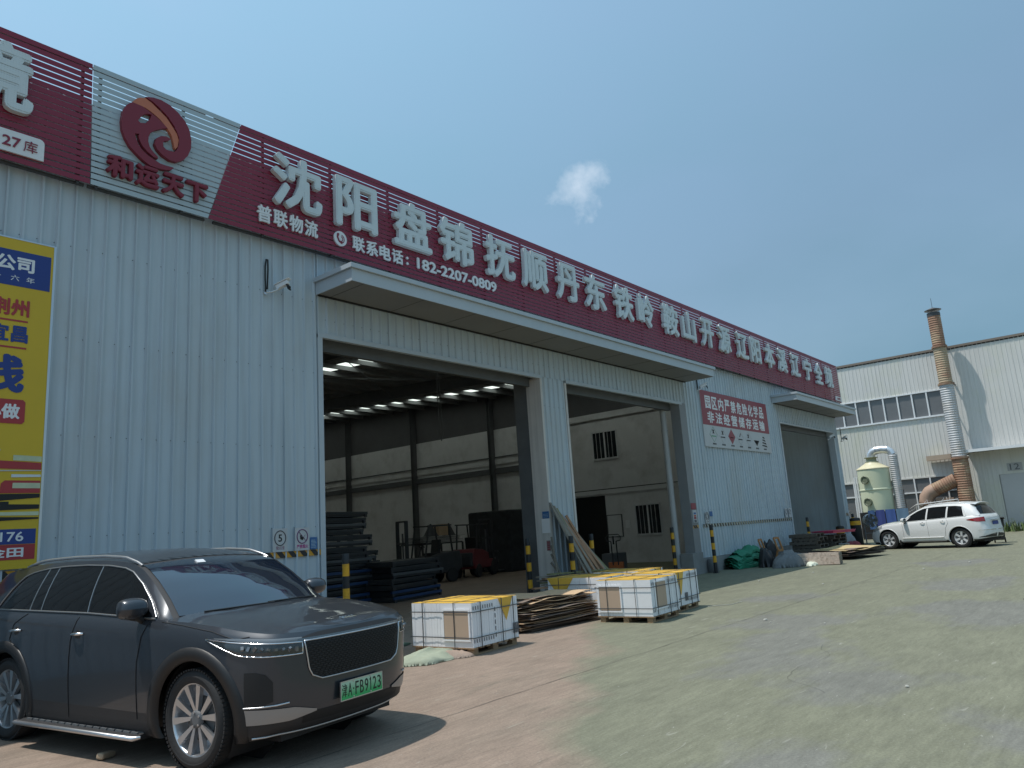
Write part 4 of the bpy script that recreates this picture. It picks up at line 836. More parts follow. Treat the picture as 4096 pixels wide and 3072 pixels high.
cloth('black_sack', 'black sack slumped against the wall behind the wooden stool', 'sack', 27.6, 10.85, 0.5, 0.3, 0.85, mat('sack_black', (0.012, 0.012, 0.014)), 17, 24, 0.3)
# two small orange wooden frames
m_ow = mat('orange_wood', (0.42, 0.20, 0.08), 0.6, 0, 0.2, 7)
def stool(label, x, y, rz, lean):
    t = thing('stool', label, 'stool', (x, y, 0), rz)
    w, h = 0.34, 0.44; z = 0.42
    for n_, a, b_ in (('side_rail', (-w/2,0,z),(-w/2-0.05,lean,z+h)), ('side_rail', (w/2,0,z),(w/2-0.05,lean,z+h)), ('cross_rail', (-w/2-0.05,lean,z+h),(w/2-0.05,lean,z+h)), ('cross_rail', (-w/2,0,z),(w/2,0,z)), ('leg', (-w/2,0.03,z),(-w/2+0.05,0.18,0.0)), ('leg', (w/2,0.03,z),(w/2+0.25,-0.2,0.0))):
        mb = MB(); mb.bar(a, b_, 0.07, 0.045, up=(0,-1,0)); mb.build(n_, m_ow, t)
    return t
stool('orange brown wooden frame propped up left of the black sack', 26.1, 10.45, 0.1, 0.10); stool('orange brown wooden frame standing right of the black sack', 27.35, 10.35, -0.1, 0.10)
# old crate
t = thing('wooden_crate', 'long weathered crate with peeling white boards on the sunlit yard', 'crate', (25.25, 7.72, 0), d2(97))
m_peel = mat('peeling_wood', (0.66, 0.53, 0.44), 0.9, 0, 0.3, 8, bump=0.4, stain=(0.25, 0.16, 0.11), stain_amt=0.7, stain_scale=9)
for k in range(3): mb = MB(); mb.box(0, 1.55, 0.0, 0.02, 0.02+0.125*k, 0.135+0.125*k); mb.build('board', m_peel, t); mb = MB(); mb.box(0, 1.55, -0.42, -0.40, 0.02+0.125*k, 0.135+0.125*k); mb.build('board', m_peel, t)
for k in range(3): mb = MB(); mb.box(-0.02, 0, -0.42, 0.02, 0.02+0.125*k, 0.135+0.125*k); mb.build('end_board', m_greywood, t); mb = MB(); mb.box(1.55, 1.57, -0.42, 0.02, 0.02+0.125*k, 0.135+0.125*k); mb.build('end_board', m_greywood, t)
mb = MB(); mb.box(0.0, 1.55, -0.40, 0.0, 0.02, 0.04); mb.build('bottom', m_greywood, t)
# pallets piled by door three
def pallet(loc, rz, label, m, group='pallets piled by the third door'):
    t = thing('pallet', label, 'pallet', loc, rz, group)
    for k in range(6): mb = MB(); mb.box(-0.6, 0.6, -0.5+0.18*k, -0.4+0.18*k, 0.10, 0.122); mb.build('deck_board', m, t)
    for x in (-0.6, -0.05, 0.5): mb = MB(); mb.box(x, x+0.1, -0.5, 0.5, 0.022, 0.10); mb.build('stringer', m, t); mb = MB(); mb.box(x, x+0.1, -0.5, 0.5, 0, 0.02); mb.build('bottom_board', m, t)
    return t
m_pd = mat('dirty_wood', (0.10, 0.085, 0.07), 0.9, 0, 0.4, 6); m_pr = mat('red_plastic', (0.42, 0.03, 0.09), 0.5, 0, 0.1, 4); p0 = pallet((29.2, 9.95, 0), 0.1, 'lowest dark pallet of the nearer pile by the third door', m_pd)
ordn = ['second', 'third', 'fourth', 'fifth', 'sixth', 'seventh']
for k in range(1, 7): dup(p0, (29.2+rnd.uniform(-.08,.08), 9.95+rnd.uniform(-.06,.06), 0.13*k), 0.1+rnd.uniform(-.12,.12), '%s dark pallet up from the ground in the nearer pile by the third door' % ordn[k-1])
q0 = dup(p0, (30.8, 9.75, 0), -0.15, 'lowest dark pallet of the further pile under the red pallets')
for k in range(1, 6): dup(p0, (30.8+rnd.uniform(-.08,.08), 9.75+rnd.uniform(-.06,.06), 0.13*k), -0.15+rnd.uniform(-.12,.12), '%s dark pallet up from the ground in the further pile under the red pallets' % ordn[k-1])
mb = MB(); mb.obox((30.85, 9.5, 0.93), 1.9, 0.9, 0.03, (0,0.01,-0.15)); mb.obox((30.85, 9.5, 0.88), 1.85, 0.85, 0.06, (0,0.01,-0.15)); tag(mb.build('red_board', m_pr), 'bright red board lying on top of the further pallet pile', 'board')
# small white stool and red cushion clutter behind
def seat(loc, label, m, s=1.0):
    t = thing('stool', label, 'stool', loc, 0.2); w = 0.16*s; h = 0.42*s
    mb = MB(); mb.box(-w, w, -w, w, h-0.03, h); mb.build('seat', m, t)
    for sx_ in (-1, 1):
        for sy_ in (-1, 1): mb = MB(); mb.bar((sx_*w*0.85, sy_*w*0.85, h-0.03), (sx_*w*1.1, sy_*w*1.1, 0), 0.03, 0.03); mb.build('leg', m, t)
    mb = MB(); mb.box(-w, w, -w-0.01, -w+0.01, h*0.45, h*0.5); mb.build('stretcher', m, t); return t
seat((30.1, 8.95, 0), 'small grey plastic stool behind the yellowish board sheets', mat('stool_grey', (0.22, 0.23, 0.24), 0.6), 1.1)
cloth('red_cushion', 'faded red cushion lying among the clutter by the third door', 'cushion', 33.2, 9.5, 0.5, 0.4, 0.5, mat('cushion_red', (0.22, 0.04, 0.055), 0.8, 0, 0.2, 4), 21, 22, 0.3)
cloth('grey_sack', 'grey bulging sack left of the white suv bonnet', 'sack', 33.9, 9.9, 0.6, 0.45, 0.9, mat('sack_grey', (0.25, 0.26, 0.27), 0.8, 0, 0.2, 4), 23, 22, 0.35)
# tall dark bins and a fan guard left of the white car
for i, (x, y, lab) in enumerate(((36.2, 10.15, 'dark wheeled drum with orange lid band left of the white suv'), (35.4, 10.6, 'narrow dark drum beside the far door pillar'))):
    t = thing('drum', lab, 'drum', (x, y, 0)); r_ = 0.23-0.05*i; h = 1.0+0.3*(1-i)
    mb = MB(); mb.lathe((0,0,0), (0,0,1), [(0,r_*0.92),(0.02,r_),(h-0.3,r_)], 20, m=0); mb.build('body', m_black, t)
    mb = MB(); mb.lathe((0,0,h-0.3), (0,0,1), [(0,r_*1.01),(0.18,r_*1.01)], 20); mb.build('orange_band', m_yel, t)
    mb = MB(); mb.lathe((0,0,h-0.12), (0,0,1), [(0,r_*0.97),(0.10,r_*0.97),(0.14,r_*0.6)], 20); mb.build('lid', m_black, t)
t = thing('fan', 'round pale drum fan with grey guard behind the white suv bonnet', 'fan', (37.0, 9.72, 0.1), -0.9)
mb = MB(); mb.lathe((0,0.15,1.05), (0,-1,0), [(0,0.29),(0.26,0.29)], 24, cap0=False, cap1=False); mb.build('drum', m_white, t)
mb = MB()
for r_ in (0.28, 0.19, 0.10): mb.tube([(r_*math.cos(a), -0.155, 1.05+r_*math.sin(a)) for a in np.linspace(0, 2*math.pi, 20, endpoint=False)], 0.008, 5, closed=True)
for k in range(8): a = math.pi*k/8; mb.cyl((0.28*math.cos(a), -0.155, 1.05+0.28*math.sin(a)), (-0.28*math.cos(a), -0.155, 1.05-0.28*math.sin(a)), 0.006, 5)
mb.build('guard', m_beam, t)
for k in range(5): a = 2*math.pi*k/5; mb = MB(); mb.obox((0.17*math.cos(a), 0, 1.05+0.17*math.sin(a)), 0.28, 0.02, 0.14, (0.4, -a, 0)); mb.build('blade', m_beam, t)
mb = MB(); mb.bar((-0.3,0,0),(-0.3,0,0.8),0.04,0.04); mb.bar((0.3,0,0),(0.3,0,0.8),0.04,0.04); mb.bar((-0.3,-0.3,0.02),(-0.3,0.3,0.02),0.04,0.04); mb.bar((0.3,-0.3,0.02),(0.3,0.3,0.02),0.04,0.04); mb.bar((-0.3,0,0.5),(0.3,0,0.5),0.03,0.03); mb.build('stand', m_beam, t)
# hand cart handle by the pillar end
t = thing('hand_trolley', 'tall empty hand trolley leaning at the far end pillar', 'trolley', (38.3, 10.8, 0), 0.0)
for x in (-0.22, 0.22): mb = MB(); mb.tube([(x,-0.1,0.1),(x,0,0.8),(x,0.12,1.5)], 0.018, 6); mb.build('rail', m_alu, t)
mb = MB(); mb.tube([(-0.22,0.12,1.5),(-0.12,0.14,1.62),(0.12,0.14,1.62),(0.22,0.12,1.5)], 0.018, 6); mb.bar((-0.22,0.04,1.0),(0.22,0.04,1.0),0.03,0.02); mb.bar((-0.22,-0.02,0.6),(0.22,-0.02,0.6),0.03,0.02); mb.build('handle', m_alu, t)
mb = MB(); mb.box(-0.24,0.24,-0.4,-0.1,0.03,0.05); mb.build('toe_plate', m_beam, t)
for x in (-0.3, 0.3): mb = MB(); mb.lathe((x-0.03,-0.02,0.13),(1,0,0),[(0,0.12),(0.06,0.12)],16); mb.build('wheel', m_rubber, t)
# grey cylinder at wall foot right of bollard
t = MB(); t.lathe((23.1, 11.0, 0), (0,0,1), [(0,0.16),(0.03,0.18),(0.38,0.18),(0.44,0.12)], 18); tag(t.build('gas_bottle', mat('bottle_grey', (0.16, 0.165, 0.17), 0.5)), 'squat grey cylinder at the wall foot beside a bollard', 'cylinder')

# ================================================================== pallet truck
t = thing('pallet_truck', 'black hand pallet truck parked before the office window', 'pallet truck', (22.6, 14.3, 0), 0.35)
m_pt = mat('truck_black', (0.02, 0.02, 0.022), 0.4); m_po = mat('truck_orange', (0.45, 0.12, 0.03), 0.5)
for y in (-0.2, 0.2): mb = MB(); mb.box(0.0, 1.1, y-0.08, y+0.08, 0.05, 0.10); mb.build('fork', m_po, t)
mb = MB(); mb.box(-0.15, 0.02, -0.25, 0.25, 0.08, 0.45); mb.build('pump_housing', m_po, t)
for y in (-0.09, 0.09): mb = MB(); mb.tube([(-0.15,y,0.35),(-0.22,y,1.15)], 0.022, 8); mb.build('handle_bar', m_pt, t)
mb = MB(); mb.tube([(-0.22,0.09,1.15),(-0.22,0.24,1.18),(-0.23,0.27,1.28),(-0.24,0.18,1.38),(-0.24,-0.18,1.38),(-0.23,-0.27,1.28),(-0.22,-0.24,1.18),(-0.22,-0.09,1.15)], 0.017, 8); mb.tube([(-0.22,0.0,1.05),(-0.235,0.0,1.33)], 0.03, 8); mb.build('grip', m_pt, t)
mb = MB(); mb.lathe((-0.2,-0.08,0.09),(0,1,0),[(0,0.09),(0.16,0.09)],18); mb.build('wheel', m_rubber, t)
mb = MB(); mb.obox((23.9, 15.2, 0.35), 0.9, 0.5, 0.7); o = mb.build('crate', m_beam); bevel(o, 0.02); tag(o, 'low dark covered crate on the floor left of the pallet truck', 'crate')
# ================================================================== inside the first door
m_ps = mat('steel_dark', (0.045, 0.047, 0.05), 0.5, 0.2, 0.3, 4); m_pb = mat('rack_blue', (0.02, 0.06, 0.16), 0.5, 0, 0.2, 3); m_pg = mat('steel_grey', (0.11, 0.115, 0.12), 0.5, 0.2, 0.3, 4)
def frame_unit(loc, rz, lx, ly, h, label, m, group):
    t = thing('steel_skid', label, 'steel skid', loc, rz, group)
    for y in (-ly/2, ly/2-0.06): mb = MB(); mb.box(-lx/2, lx/2, y, y+0.06, h-0.07, h); mb.build('beam', m, t)
    for x in (-lx/2+0.02, lx/2-0.1):
        for y in (-ly/2, ly/2-0.06): mb = MB(); mb.box(x, x+0.08, y, y+0.06, 0, h-0.07); mb.build('foot', m_ps, t)
    mb = MB(); mb.box(-lx/2+0.03, lx/2-0.03, -ly/2+0.065, ly/2-0.065, h-0.13, h+0.005); mb.build('deck', m_ps, t); return t
pos = 'bottom second third fourth fifth sixth seventh eighth ninth tenth eleventh twelfth thirteenth fourteenth fifteenth sixteenth'.split()
def skid_pile(x, y, rz, lx, ly, n_, lab, grp, blue):
    f_ = frame_unit((x, y, 0), rz, lx, ly, 0.15, 'bottom steel skid of '+lab, m_pb, grp)
    for k in range(1, n_):
        d_ = dup(f_, (x+rnd.uniform(-.2,.2), y+rnd.uniform(-.1,.1), 0.158*k), rz+rnd.uniform(-.06,.06), '%s steel skid up from the floor in %s' % (pos[k], lab))
        if k not in blue:
            for c in children(d_):
                if c.name.startswith('beam'): c.data = c.data.copy(); c.data.materials[0] = m_pg if k % 3 == 1 else m_ps
skid_pile(12.6, 17.4, 0.12, 2.6, 1.3, 16, 'the tall stack inside the first door', 'steel skids stacked inside the first door', (1, 3, 5))
skid_pile(15.1, 16.9, 0.2, 2.3, 1.2, 7, 'the low stack left of the forklift', 'steel skids in the low stack', (1,))
skid_pile(14.9, 19.2, 0.05, 1.6, 1.2, 9, 'the middle stack behind the low one', 'steel skids in the middle stack', ())
def forklift(loc, rz, label, m):
    t = thing('forklift', label, 'forklift', loc, rz)
    mb = MB(); mb.prism([(-1.1,0.35),(1.0,0.35),(1.0,0.65),(0.3,0.7),(0.25,0.95),(-0.3,1.1),(-1.15,1.15),(-1.25,0.7)], (0,0.5,0), EX, EZ, 1.0); o = mb.build('body', m, t); bevel(o, 0.04)
    mb = MB(); mb.box(-1.3,-0.95,-0.45,0.45,0.45,1.0); o = mb.build('counterweight', m_ps, t); bevel(o, 0.06)
    for x, r_ in ((0.75, 0.34), (-0.75, 0.27)):
        for y in (-0.52, 0.38): mb = MB(); mb.lathe((x,y,r_),(0,1,0),[(0,r_-0.03),(0.02,r_),(0.14,r_),(0.16,r_-0.03)],24); mb.build('wheel', m_rubber, t)
    for x0, x1 in ((0.45, 0.25), (-0.85, -0.7)):
        for y in (-0.45, 0.45): mb = MB(); mb.bar((x0,y,0.95),(x1,y,2.1),0.05,0.05); mb.build('guard_post', m_ps, t)
    mb = MB(); mb.box(-0.8,0.3,-0.5,-0.45,2.1,2.15); mb.box(-0.8,0.3,0.45,0.5,2.1,2.15)
    for k in range(6): mb.box(-0.78+0.2*k,-0.74+0.2*k,-0.45,0.45,2.1,2.13)
    mb.build('roof_guard', m_ps, t)
    for y in (-0.32, 0.26): mb = MB(); mb.box(1.08,1.16,y,y+0.06,0.1,2.35); mb.box(1.16,1.22,y+0.01,y+0.05,0.15,2.3); mb.build('mast_rail', m_ps, t)
    mb = MB(); mb.box(1.08,1.2,-0.32,0.32,2.3,2.36); mb.box(1.08,1.2,-0.26,0.26,1.5,1.56); mb.box(1.16,1.24,-0.5,0.5,0.5,0.6); mb.box(1.16,1.24,-0.5,0.5,0.9,0.98); mb.build('carriage', m_ps, t)
    mb = MB(); mb.cyl((1.12,0,0.2),(1.12,0,1.9),0.035,10); mb.build('lift_cylinder', m_pg, t)
    for y in (-0.35, 0.23): mb = MB(); mb.box(1.24,1.29,y,y+0.12,0.1,0.7); mb.box(1.29,2.2,y,y+0.12,0.1,0.14); mb.build('fork', m_pg, t)
    mb = MB(); mb.box(-0.35,0.05,-0.25,0.25,1.0,1.12); mb.obox((-0.38,0,1.35),0.1,0.48,0.5,(0,-0.15,0)); mb.build('seat', m_black, t)
    mb = MB(); mb.tube([(0.28+0.06*math.sin(a),0.16*math.cos(a),1.38+0.05*math.sin(a)) for a in np.linspace(0,2*math.pi,16,endpoint=False)],0.015,5,closed=True); mb.cyl((0.45,0,1.0),(0.28,0,1.38),0.02,6); mb.build('steering_wheel', m_black, t); return t
forklift((20.3, 21.2, 0), 3.0, 'dark forklift facing left behind the low steel stack', m_ps)
forklift((23.6, 21.8, 0), 0.3, 'dull red forklift with raised dark mast at the back of the warehouse', mat('forklift_red', (0.17, 0.03, 0.035), 0.45, 0, 0.2, 2))
sheet_stack('steel_sheets', 'long shelf of dark steel sheets between the two forklifts', 'steel sheets', 21.9, 22.6, 0.1, 2.6, 1.2, 10, 1.5, 1.72, [m_ps, m_pg], 31, 0.02, 0.012, 0.08)
t = thing('steel_rack', 'open steel rack carrying the sheets between the forklifts', 'rack', (21.9, 22.6, 0), 0.1)
for x in (-1.3, 1.25):
    for y in (-0.6, 0.55): mb = MB(); mb.box(x, x+0.06, y, y+0.06, 0, 1.45); mb.build('post', m_ps, t)
for z in (0.5, 1.42):
    for y in (-0.6, 0.55): mb = MB(); mb.box(-1.24, 1.25, y, y+0.05, z, z+0.06); mb.build('beam', m_ps, t)
mb = MB(); mb.obox((22.3, 22.5, 1.98), 0.5, 0.4, 0.45); o = mb.build('carton', m_card); tag(o, 'orange brown carton standing on the shelf of steel sheets', 'carton')
for i, (x, w, lab) in enumerate(((21.75, 0.35, 'left dark cone shape beside the carton on the shelf'), (22.8, 0.3, 'right dark cone shape beside the carton on the shelf'))):
    mb = MB(); mb.lathe((x, 22.5, 1.74), (0,0,1), [(0,w),(0.04,w*0.85),(0.5,0.03)], 14); tag(mb.build('traffic_marker', m_ps), lab, 'marker')
mb = MB(); mb.box(25.8, 29.2, 21.7, 24.2, 0.0, 2.7); o = mb.build('bale', mat('bale_dark', (0.035, 0.037, 0.04), 0.9, 0, 0.6, 3, bump=0.8, bscale=6)); bevel(o, 0.08); tag(o, 'dark wrapped block of goods at the right rear of the warehouse', 'bale')
mb = MB(); mb.box(8.9, 11.2, 20.5, 23.0, 0.0, 2.55); o = mb.build('bale', mat('bale_dark', (0.035, 0.037, 0.04))); bevel(o, 0.08); tag(o, 'dark wrapped block of goods behind the tall steel stack', 'bale')
# ================================================================== litter on the yard
m_lit = mat('litter_pale', (0.42, 0.41, 0.36), 0.8); rnd = random.Random(42)
for i in range(24):
    while True:
        d_ = rnd.uniform(3.5, 26); a = rnd.uniform(-0.2, 1.1); x, y = d_*math.cos(a), d_*math.sin(a)
        if y < 8.4 and not (2.5 < x < 5.6 and y > 4.6): break
    mb = MB(); s_ = rnd.uniform(0.006, 0.018)*(1+d_/14); n_ = rnd.randint(4, 6); ph = rnd.uniform(0, 6); st = rnd.uniform(1, 2.6)
    P_ = [(st*s_*math.cos(ph+2*math.pi*k/n_)*rnd.uniform(.6,1.1), s_*math.sin(ph+2*math.pi*k/n_)*rnd.uniform(.6,1.1)) for k in range(n_)]
    mb.add([(x+p[0], y+p[1], 0.006) for p in P_]+[(x+p[0]*.8, y+p[1]*.8, 0.012+s_*0.3) for p in P_], [list(range(n_, 2*n_))]+[(k, (k+1)%n_, n_+(k+1)%n_, n_+k) for k in range(n_)])
    tag(mb.build('litter_scrap', m_lit if i % 4 else m_joint), 'tiny scrap of litter lying on the open concrete yard', 'litter', 'scraps of litter scattered on the yard')
for pts, lab in (([(4.35,2.32),(4.45,2.22),(4.65,2.1),(4.9,1.95),(5.05,1.86)], 'pale curved strip of packing tape on the near yard'), ([(13.95,6.85),(14.1,6.7),(14.35,6.55),(14.75,6.5)], 'loose white strap end trailing from the right tile pallet')):
    mb = MB(); mb.tube([(x, y, 0.008+0.01*(k % 2)) for k, (x, y) in enumerate(pts)], 0.006, 5); tag(mb.build('packing_strap', m_lit), lab, 'strap')
t = MB(); t.obox((2.98, 7.15, 0.03), 0.16, 0.07, 0.05, (0.1,0.1,0.5)); o = t.build('stone', mat('stone_tan', (0.42, 0.32, 0.22), 0.9)); bevel(o, 0.015); tag(o, 'small tan stone on the ground under the suv at the left edge', 'stone')
# ================================================================== cars
def crom(pts, n):
    P = [np.array(p, float) for p in pts]; P = [2*P[0]-P[1]] + P + [2*P[-1]-P[-2]]; out = []
    for i in range(1, len(P)-2):
        for k in range(n):
            t = k/n; p0, p1, p2, p3 = P[i-1], P[i], P[i+1], P[i+2]
            out.append(0.5*((2*p1)+(-p0+p2)*t+(2*p0-5*p1+4*p2-p3)*t*t+(-p0+3*p1-3*p2+p3)*t**3))
    out.append(P[-2]); return np.array(out)
def paint(name, col, flake, coat=1.0, rough=0.35, metal=0.6):
    return mat(name, col, rough, metal, 0.05, 1.2, coat=coat)
def smooth01(x): x = max(0, min(1, x)); return x*x*(3-2*x)
class Body:
    def __init__(s, P):
        s.P = P; o = crom(P['plan'], 14)
        d = np.r_[0, np.cumsum(np.hypot(*np.diff(o, axis=0).T))]; n = 230; t = np.linspace(0, d[-1], n)
        s.o = np.c_[np.interp(t, d, o[:,0]), np.interp(t, d, o[:,1])]; s.L = d[-1]; s.t = t
        g = np.gradient(s.o, axis=0); nn = np.c_[-g[:,1], g[:,0]]; nn /= np.linalg.norm(nn, axis=1)[:,None]
        c = s.o - np.array([[(s.o[0,0]+s.o[-1,0])/2, 0]]); sg = np.sign((nn*c).sum(1)); sg[sg == 0] = 1; s.n = nn*sg[:,None]; s.n[0] = (1,0); s.n[-1] = (-1,0)
        s.T = [0,.06,.13,.2,.28,.36,.44,.52,.6,.68,.75,.81,.86,.90,.935,.965,.985,1.0]
    def ins(s, t, nx):
        X = [0,.06,.2,.4,.58,.74,.86,.94,1.0]
        if s.P.get('profile') == 'soft':
            side = [.07,.03,.014,.002,.0,.010,.022,.04,.075]; fr = [.12,.05,.02,.0,.004,.02,.05,.09,.15]; re = [.12,.04,.0,.0,.03,.04,.05,.07,.10]
        else:
            side = [.06,.03,.018,.004,.0,.006,.012,.032,.07]; fr = [.17,.06,.03,.012,.004,.0,.0,.012,.05]; re = [.12,.04,.0,.0,.03,.04,.05,.07,.10]
        a = np.interp(t, X, side); b = np.interp(t, X, fr if nx > 0 else re); w = smooth01((abs(nx)-0.35)/0.5)
        return a*(1-w)+b*w
    def ztop(s, x): return float(np.interp(x, *s.P['ztop']))
    def zbot(s, x): return float(np.interp(x, *s.P['zbot']))
    def W(s, k, z, off=0.0, side=1):
        """k: index (float) along half outline"""
        i = k/(len(s.t)-1)*s.L; x = np.interp(i, s.t, s.o[:,0]); y = np.interp(i, s.t, s.o[:,1]); nx = np.interp(i, s.t, s.n[:,0]); ny = np.interp(i, s.t, s.n[:,1])
        zt = s.ztop(x); zb = s.zbot(x); t = (z-zb)/(zt-zb); d = s.ins(t, nx) - off
        return Vector((x-nx*d, (y-ny*d)*side, z))
    def k_of_y(s, y):   # front part
        h = np.argmax(s.o[:,1] > s.P['hw']*0.985); return float(np.interp(y, s.o[:h,1], np.arange(h)))
    def k_of_x(s, x):
        return float(np.interp(-x, -s.o[:,0], np.arange(len(s.t))))
    def k_rear_y(s, y):
        h = len(s.t)-1-np.argmax(s.o[::-1,1] > s.P['hw']*0.985); a = s.o[h:,1][::-1]; return float(np.interp(y, a, np.arange(len(s.t)-1, h-1, -1)))
    # greenhouse edges
    def belt(s, x):
        k = s.k_of_x(x); p = s.W(k, s.ztop(x)); return Vector((x, p.y, p.z))
    def edge(s, x):
        X, Y, Z = s.P['edge']; return Vector((x, float(np.interp(-x, [-q for q in X], Y)), float(np.interp(-x, [-q for q in X], Z))))
    def S(s, x, z, off=0.0, side=1):
        b = s.belt(x); e = s.edge(x); h = max(e.z-b.z, 1e-3); t = (z-b.z)/h; y = b.y + (e.y-b.y)*t + 0.022*4*t*(1-t)*min(1, h/0.3) + off
        return Vector((x, y*side, z))
def car(P, name, label, loc, rz, m_body, detail):
    root = thing(name, label, 'car', loc, rz); B = Body(P); N = len(B.t); ax = [(0.0, P['wr']), (-P['wb'], P['wr'])]; ra = P['arch']
    # ---- lower body with wheel openings
    mb = MB(); rows = []; 
    for side in (1, -1):
        ks = range(N) if side == 1 else range(N-2, 0, -1)
        for k in ks:
            x = B.o[k,0]; zb, zt = B.zbot(x), B.ztop(x); rows.append([B.W(k, zb+(zt-zb)*t, 0, side) for t in B.T])
    nr, nc = len(rows), len(B.T); V = [list(r) for r in rows]; inside = [[False]*nc for _ in rows]
    for i in range(nr):
        for j in range(nc):
            p = rows[i][j]
            if abs(p.y) > 0.5:
                for ax_x, ax_z in ax:
                    d = Vector((p.x-ax_x, 0, p.z-ax_z))
                    if d.length < ra: inside[i][j] = True; V[i][j] = p + d.normalized()*(ra-d.length)
    o0 = len(mb.v); mb.v += [tuple(p) for r in V for p in r]
    for i in range(nr):
        for j in range(nc-1):
            q = ((i, j), (i, j+1), ((i+1)%nr, j+1), ((i+1)%nr, j))
            if all(inside[a][b] for a, b in q): continue
            mb.f.append([a*nc+b+o0 for a, b in q]); mb.m.append(1 if B.T[j] < P['clad_t'] else 0); mb.sm.append(True)
    body = mb.build('body', [m_body, m_plastic], root)
    # ---- hood
    xc = P['cowl']; ks = [k for k in range(N) if B.o[k,0] > xc]; rows = []
    YT = [1, .96, .9, .8, .65, .5, .33, .16, 0, -.16, -.33, -.5, -.65, -.8, -.9, -.96, -1]
    for k in ks:
        e = B.W(k, B.ztop(B.o[k,0])); cr = float(np.interp(e.x, *P['hcrown'])); bul = float(np.interp(e.x, [xc, xc+0.5], [0.16, 0])); r = []
        for t in YT:
            u = 1-abs(t)**2.2; cw = min(1, e.y/0.6)
            zz = e.z + cr*u*cw + P.get('crease', 0.0)*math.exp(-((abs(t)-0.72)/0.10)**2)*cw
            r.append((e.x + bul*u*0, e.y*t, zz))
        rows.append(r)
    mb = MB(); mb.grid(rows, 0, True); hood = mb.build('hood', m_body, root)
    # ---- greenhouse: sides, roof, windshield, rear
    xa, xe = P['pillar']; xr0, xr1 = P['roofend'], P['tail']
    xs = [xa + (xe-xa)*i/14 for i in range(15)] + [xe + (xr0-xe)*i/26 for i in range(1, 27)] + [xr0 + (xr1-xr0)*i/8 for i in range(1, 9)]
    mb = MB()
    for side in (1, -1):
        rows = []
        for x in xs:
            b = B.belt(x); e = B.edge(x); rows.append([B.S(x, b.z+(e.z-b.z)*t, 0, side) for t in (0,.15,.3,.45,.6,.75,.88,.96,1)])
        mb.grid(rows, 0, True, flip=(side == 1))
    rows = []
    for x in [q for q in xs if q <= xe+1e-6 and q >= xr0-1e-6]:
        e = B.edge(x); rows.append([(x, e.y*t, e.z + P['rcrown']*(1-abs(t)**2.4)*min(1, 0.35+(xe-x)/0.5)) for t in YT])
    mb.grid(rows, 0, True)
    rows = []   # hatch
    for x in [q for q in xs if q <= xr0+1e-6]:
        e = B.edge(x); f = (x-xr0)/(xr1-xr0); rows.append([(x - 0.05*(1-abs(t)**2)*min(1,3*f), e.y*t, e.z + P['rcrown']*(1-abs(t)**2.4)*(1-f)) for t in YT])
    eb = rows[-1]; rows.append([(p[0]-0.01, p[1], B.ztop(xr1)-0.02) for p in eb]); mb.grid(rows, 0, True)
    mb.build('cabin', m_body, root)
    # rear deck filler between cabin tail and lower body
    ks = [k for k in range(N) if B.o[k,0] < xr1+0.35]; rows = []
    for k in ks: e = B.W(k, B.ztop(B.o[k,0])); rows.append([(e.x, e.y*t, e.z) for t in YT])
    MB().grid(rows, 0, True).build('tail_panel', m_body, root)
    # windshield
    def shield(off, x0, x1, ymul, nrow=12):
        rows = []
        for i in range(nrow+1):
            f = i/nrow; x = x0+(x1-x0)*f; e = B.edge(x); bl = 0.20*(1-f)+0.06*f; cz = 0.012*(1-f) + P['rcrown']*0.55*f
            rows.append([(x + bl*(1-(t*ymul)**2) + off*0.7, e.y*t*ymul, e.z + cz*(1-(t*ymul)**2) + off*0.7) for t in YT])
        return rows
    MB().grid(shield(-0.004, xa, xe, 1.0), 0, True).build('windshield_frame', m_plastic, root)
    MB().grid(shield(0.004, xa-0.012, xe+0.045, 0.945), 0, True).build('windshield', m_wsglass, root)
    # header strip joining roof and windshield crown
    e = B.edge(xe); MB().grid([[(xe + 0.06*(1-t*t), e.y*t, e.z + P['rcrown']*0.55*(1-t*t)) for t in YT], [(xe, e.y*t, e.z + P['rcrown']*(1-abs(t)**2.4)*0.35) for t in YT], [(xe-0.12, B.edge(xe-0.12).y*t, B.edge(xe-0.12).z + P['rcrown']*(1-abs(t)**2.4)*0.59) for t in YT]], 0, True).build('roof_header', m_body, root)
    # side panes
    def pane(nm, xl, xr, m, off=0.005, side=-1, z0=0.012, top=None, nu=8, nv=6):
        rows = []
        for i in range(nu+1):
            r = []
            for j in range(nv+1):
                v = j/nv; x = (xl[0]+(xl[1]-xl[0])*v)*(1-i/nu) + (xr[0]+(xr[1]-xr[0])*v)*(i/nu)
                zb = B.belt(x).z + z0; zt = float(np.interp(-x, [-q for q in P['dlo'][0]], P['dlo'][1])); z = zb + max(zt-zb, 0.002)*v
                r.append(B.S(x, z, off, side))
            rows.append(r)
        return MB().grid(rows, 0, True, flip=(side == 1)).build(nm, m, root)
    for side in (1, -1):
        for xl, xr in P['panes']: pane('side_window', xl, xr, m_carglass, 0.006, side)
        pl = [B.S(x, B.belt(x).z+0.006, 0.008, side) for x in np.linspace(P['dlo'][0][0], P['dlo'][0][-1], 24)]
        MB().tube(pl, 0.009, 6).build('belt_trim', P['trim'], root)
        pu = [B.S(x, float(np.interp(-x, [-q for q in P['dlo'][0]], P['dlo'][1]))+0.004, 0.010, side) for x in np.linspace(P['dlo'][0][0], P['dlo'][0][-1], 40)]
        MB().tube(pu, P.get('trim_r', 0.008), 6).build('window_trim', P['trim'], root)
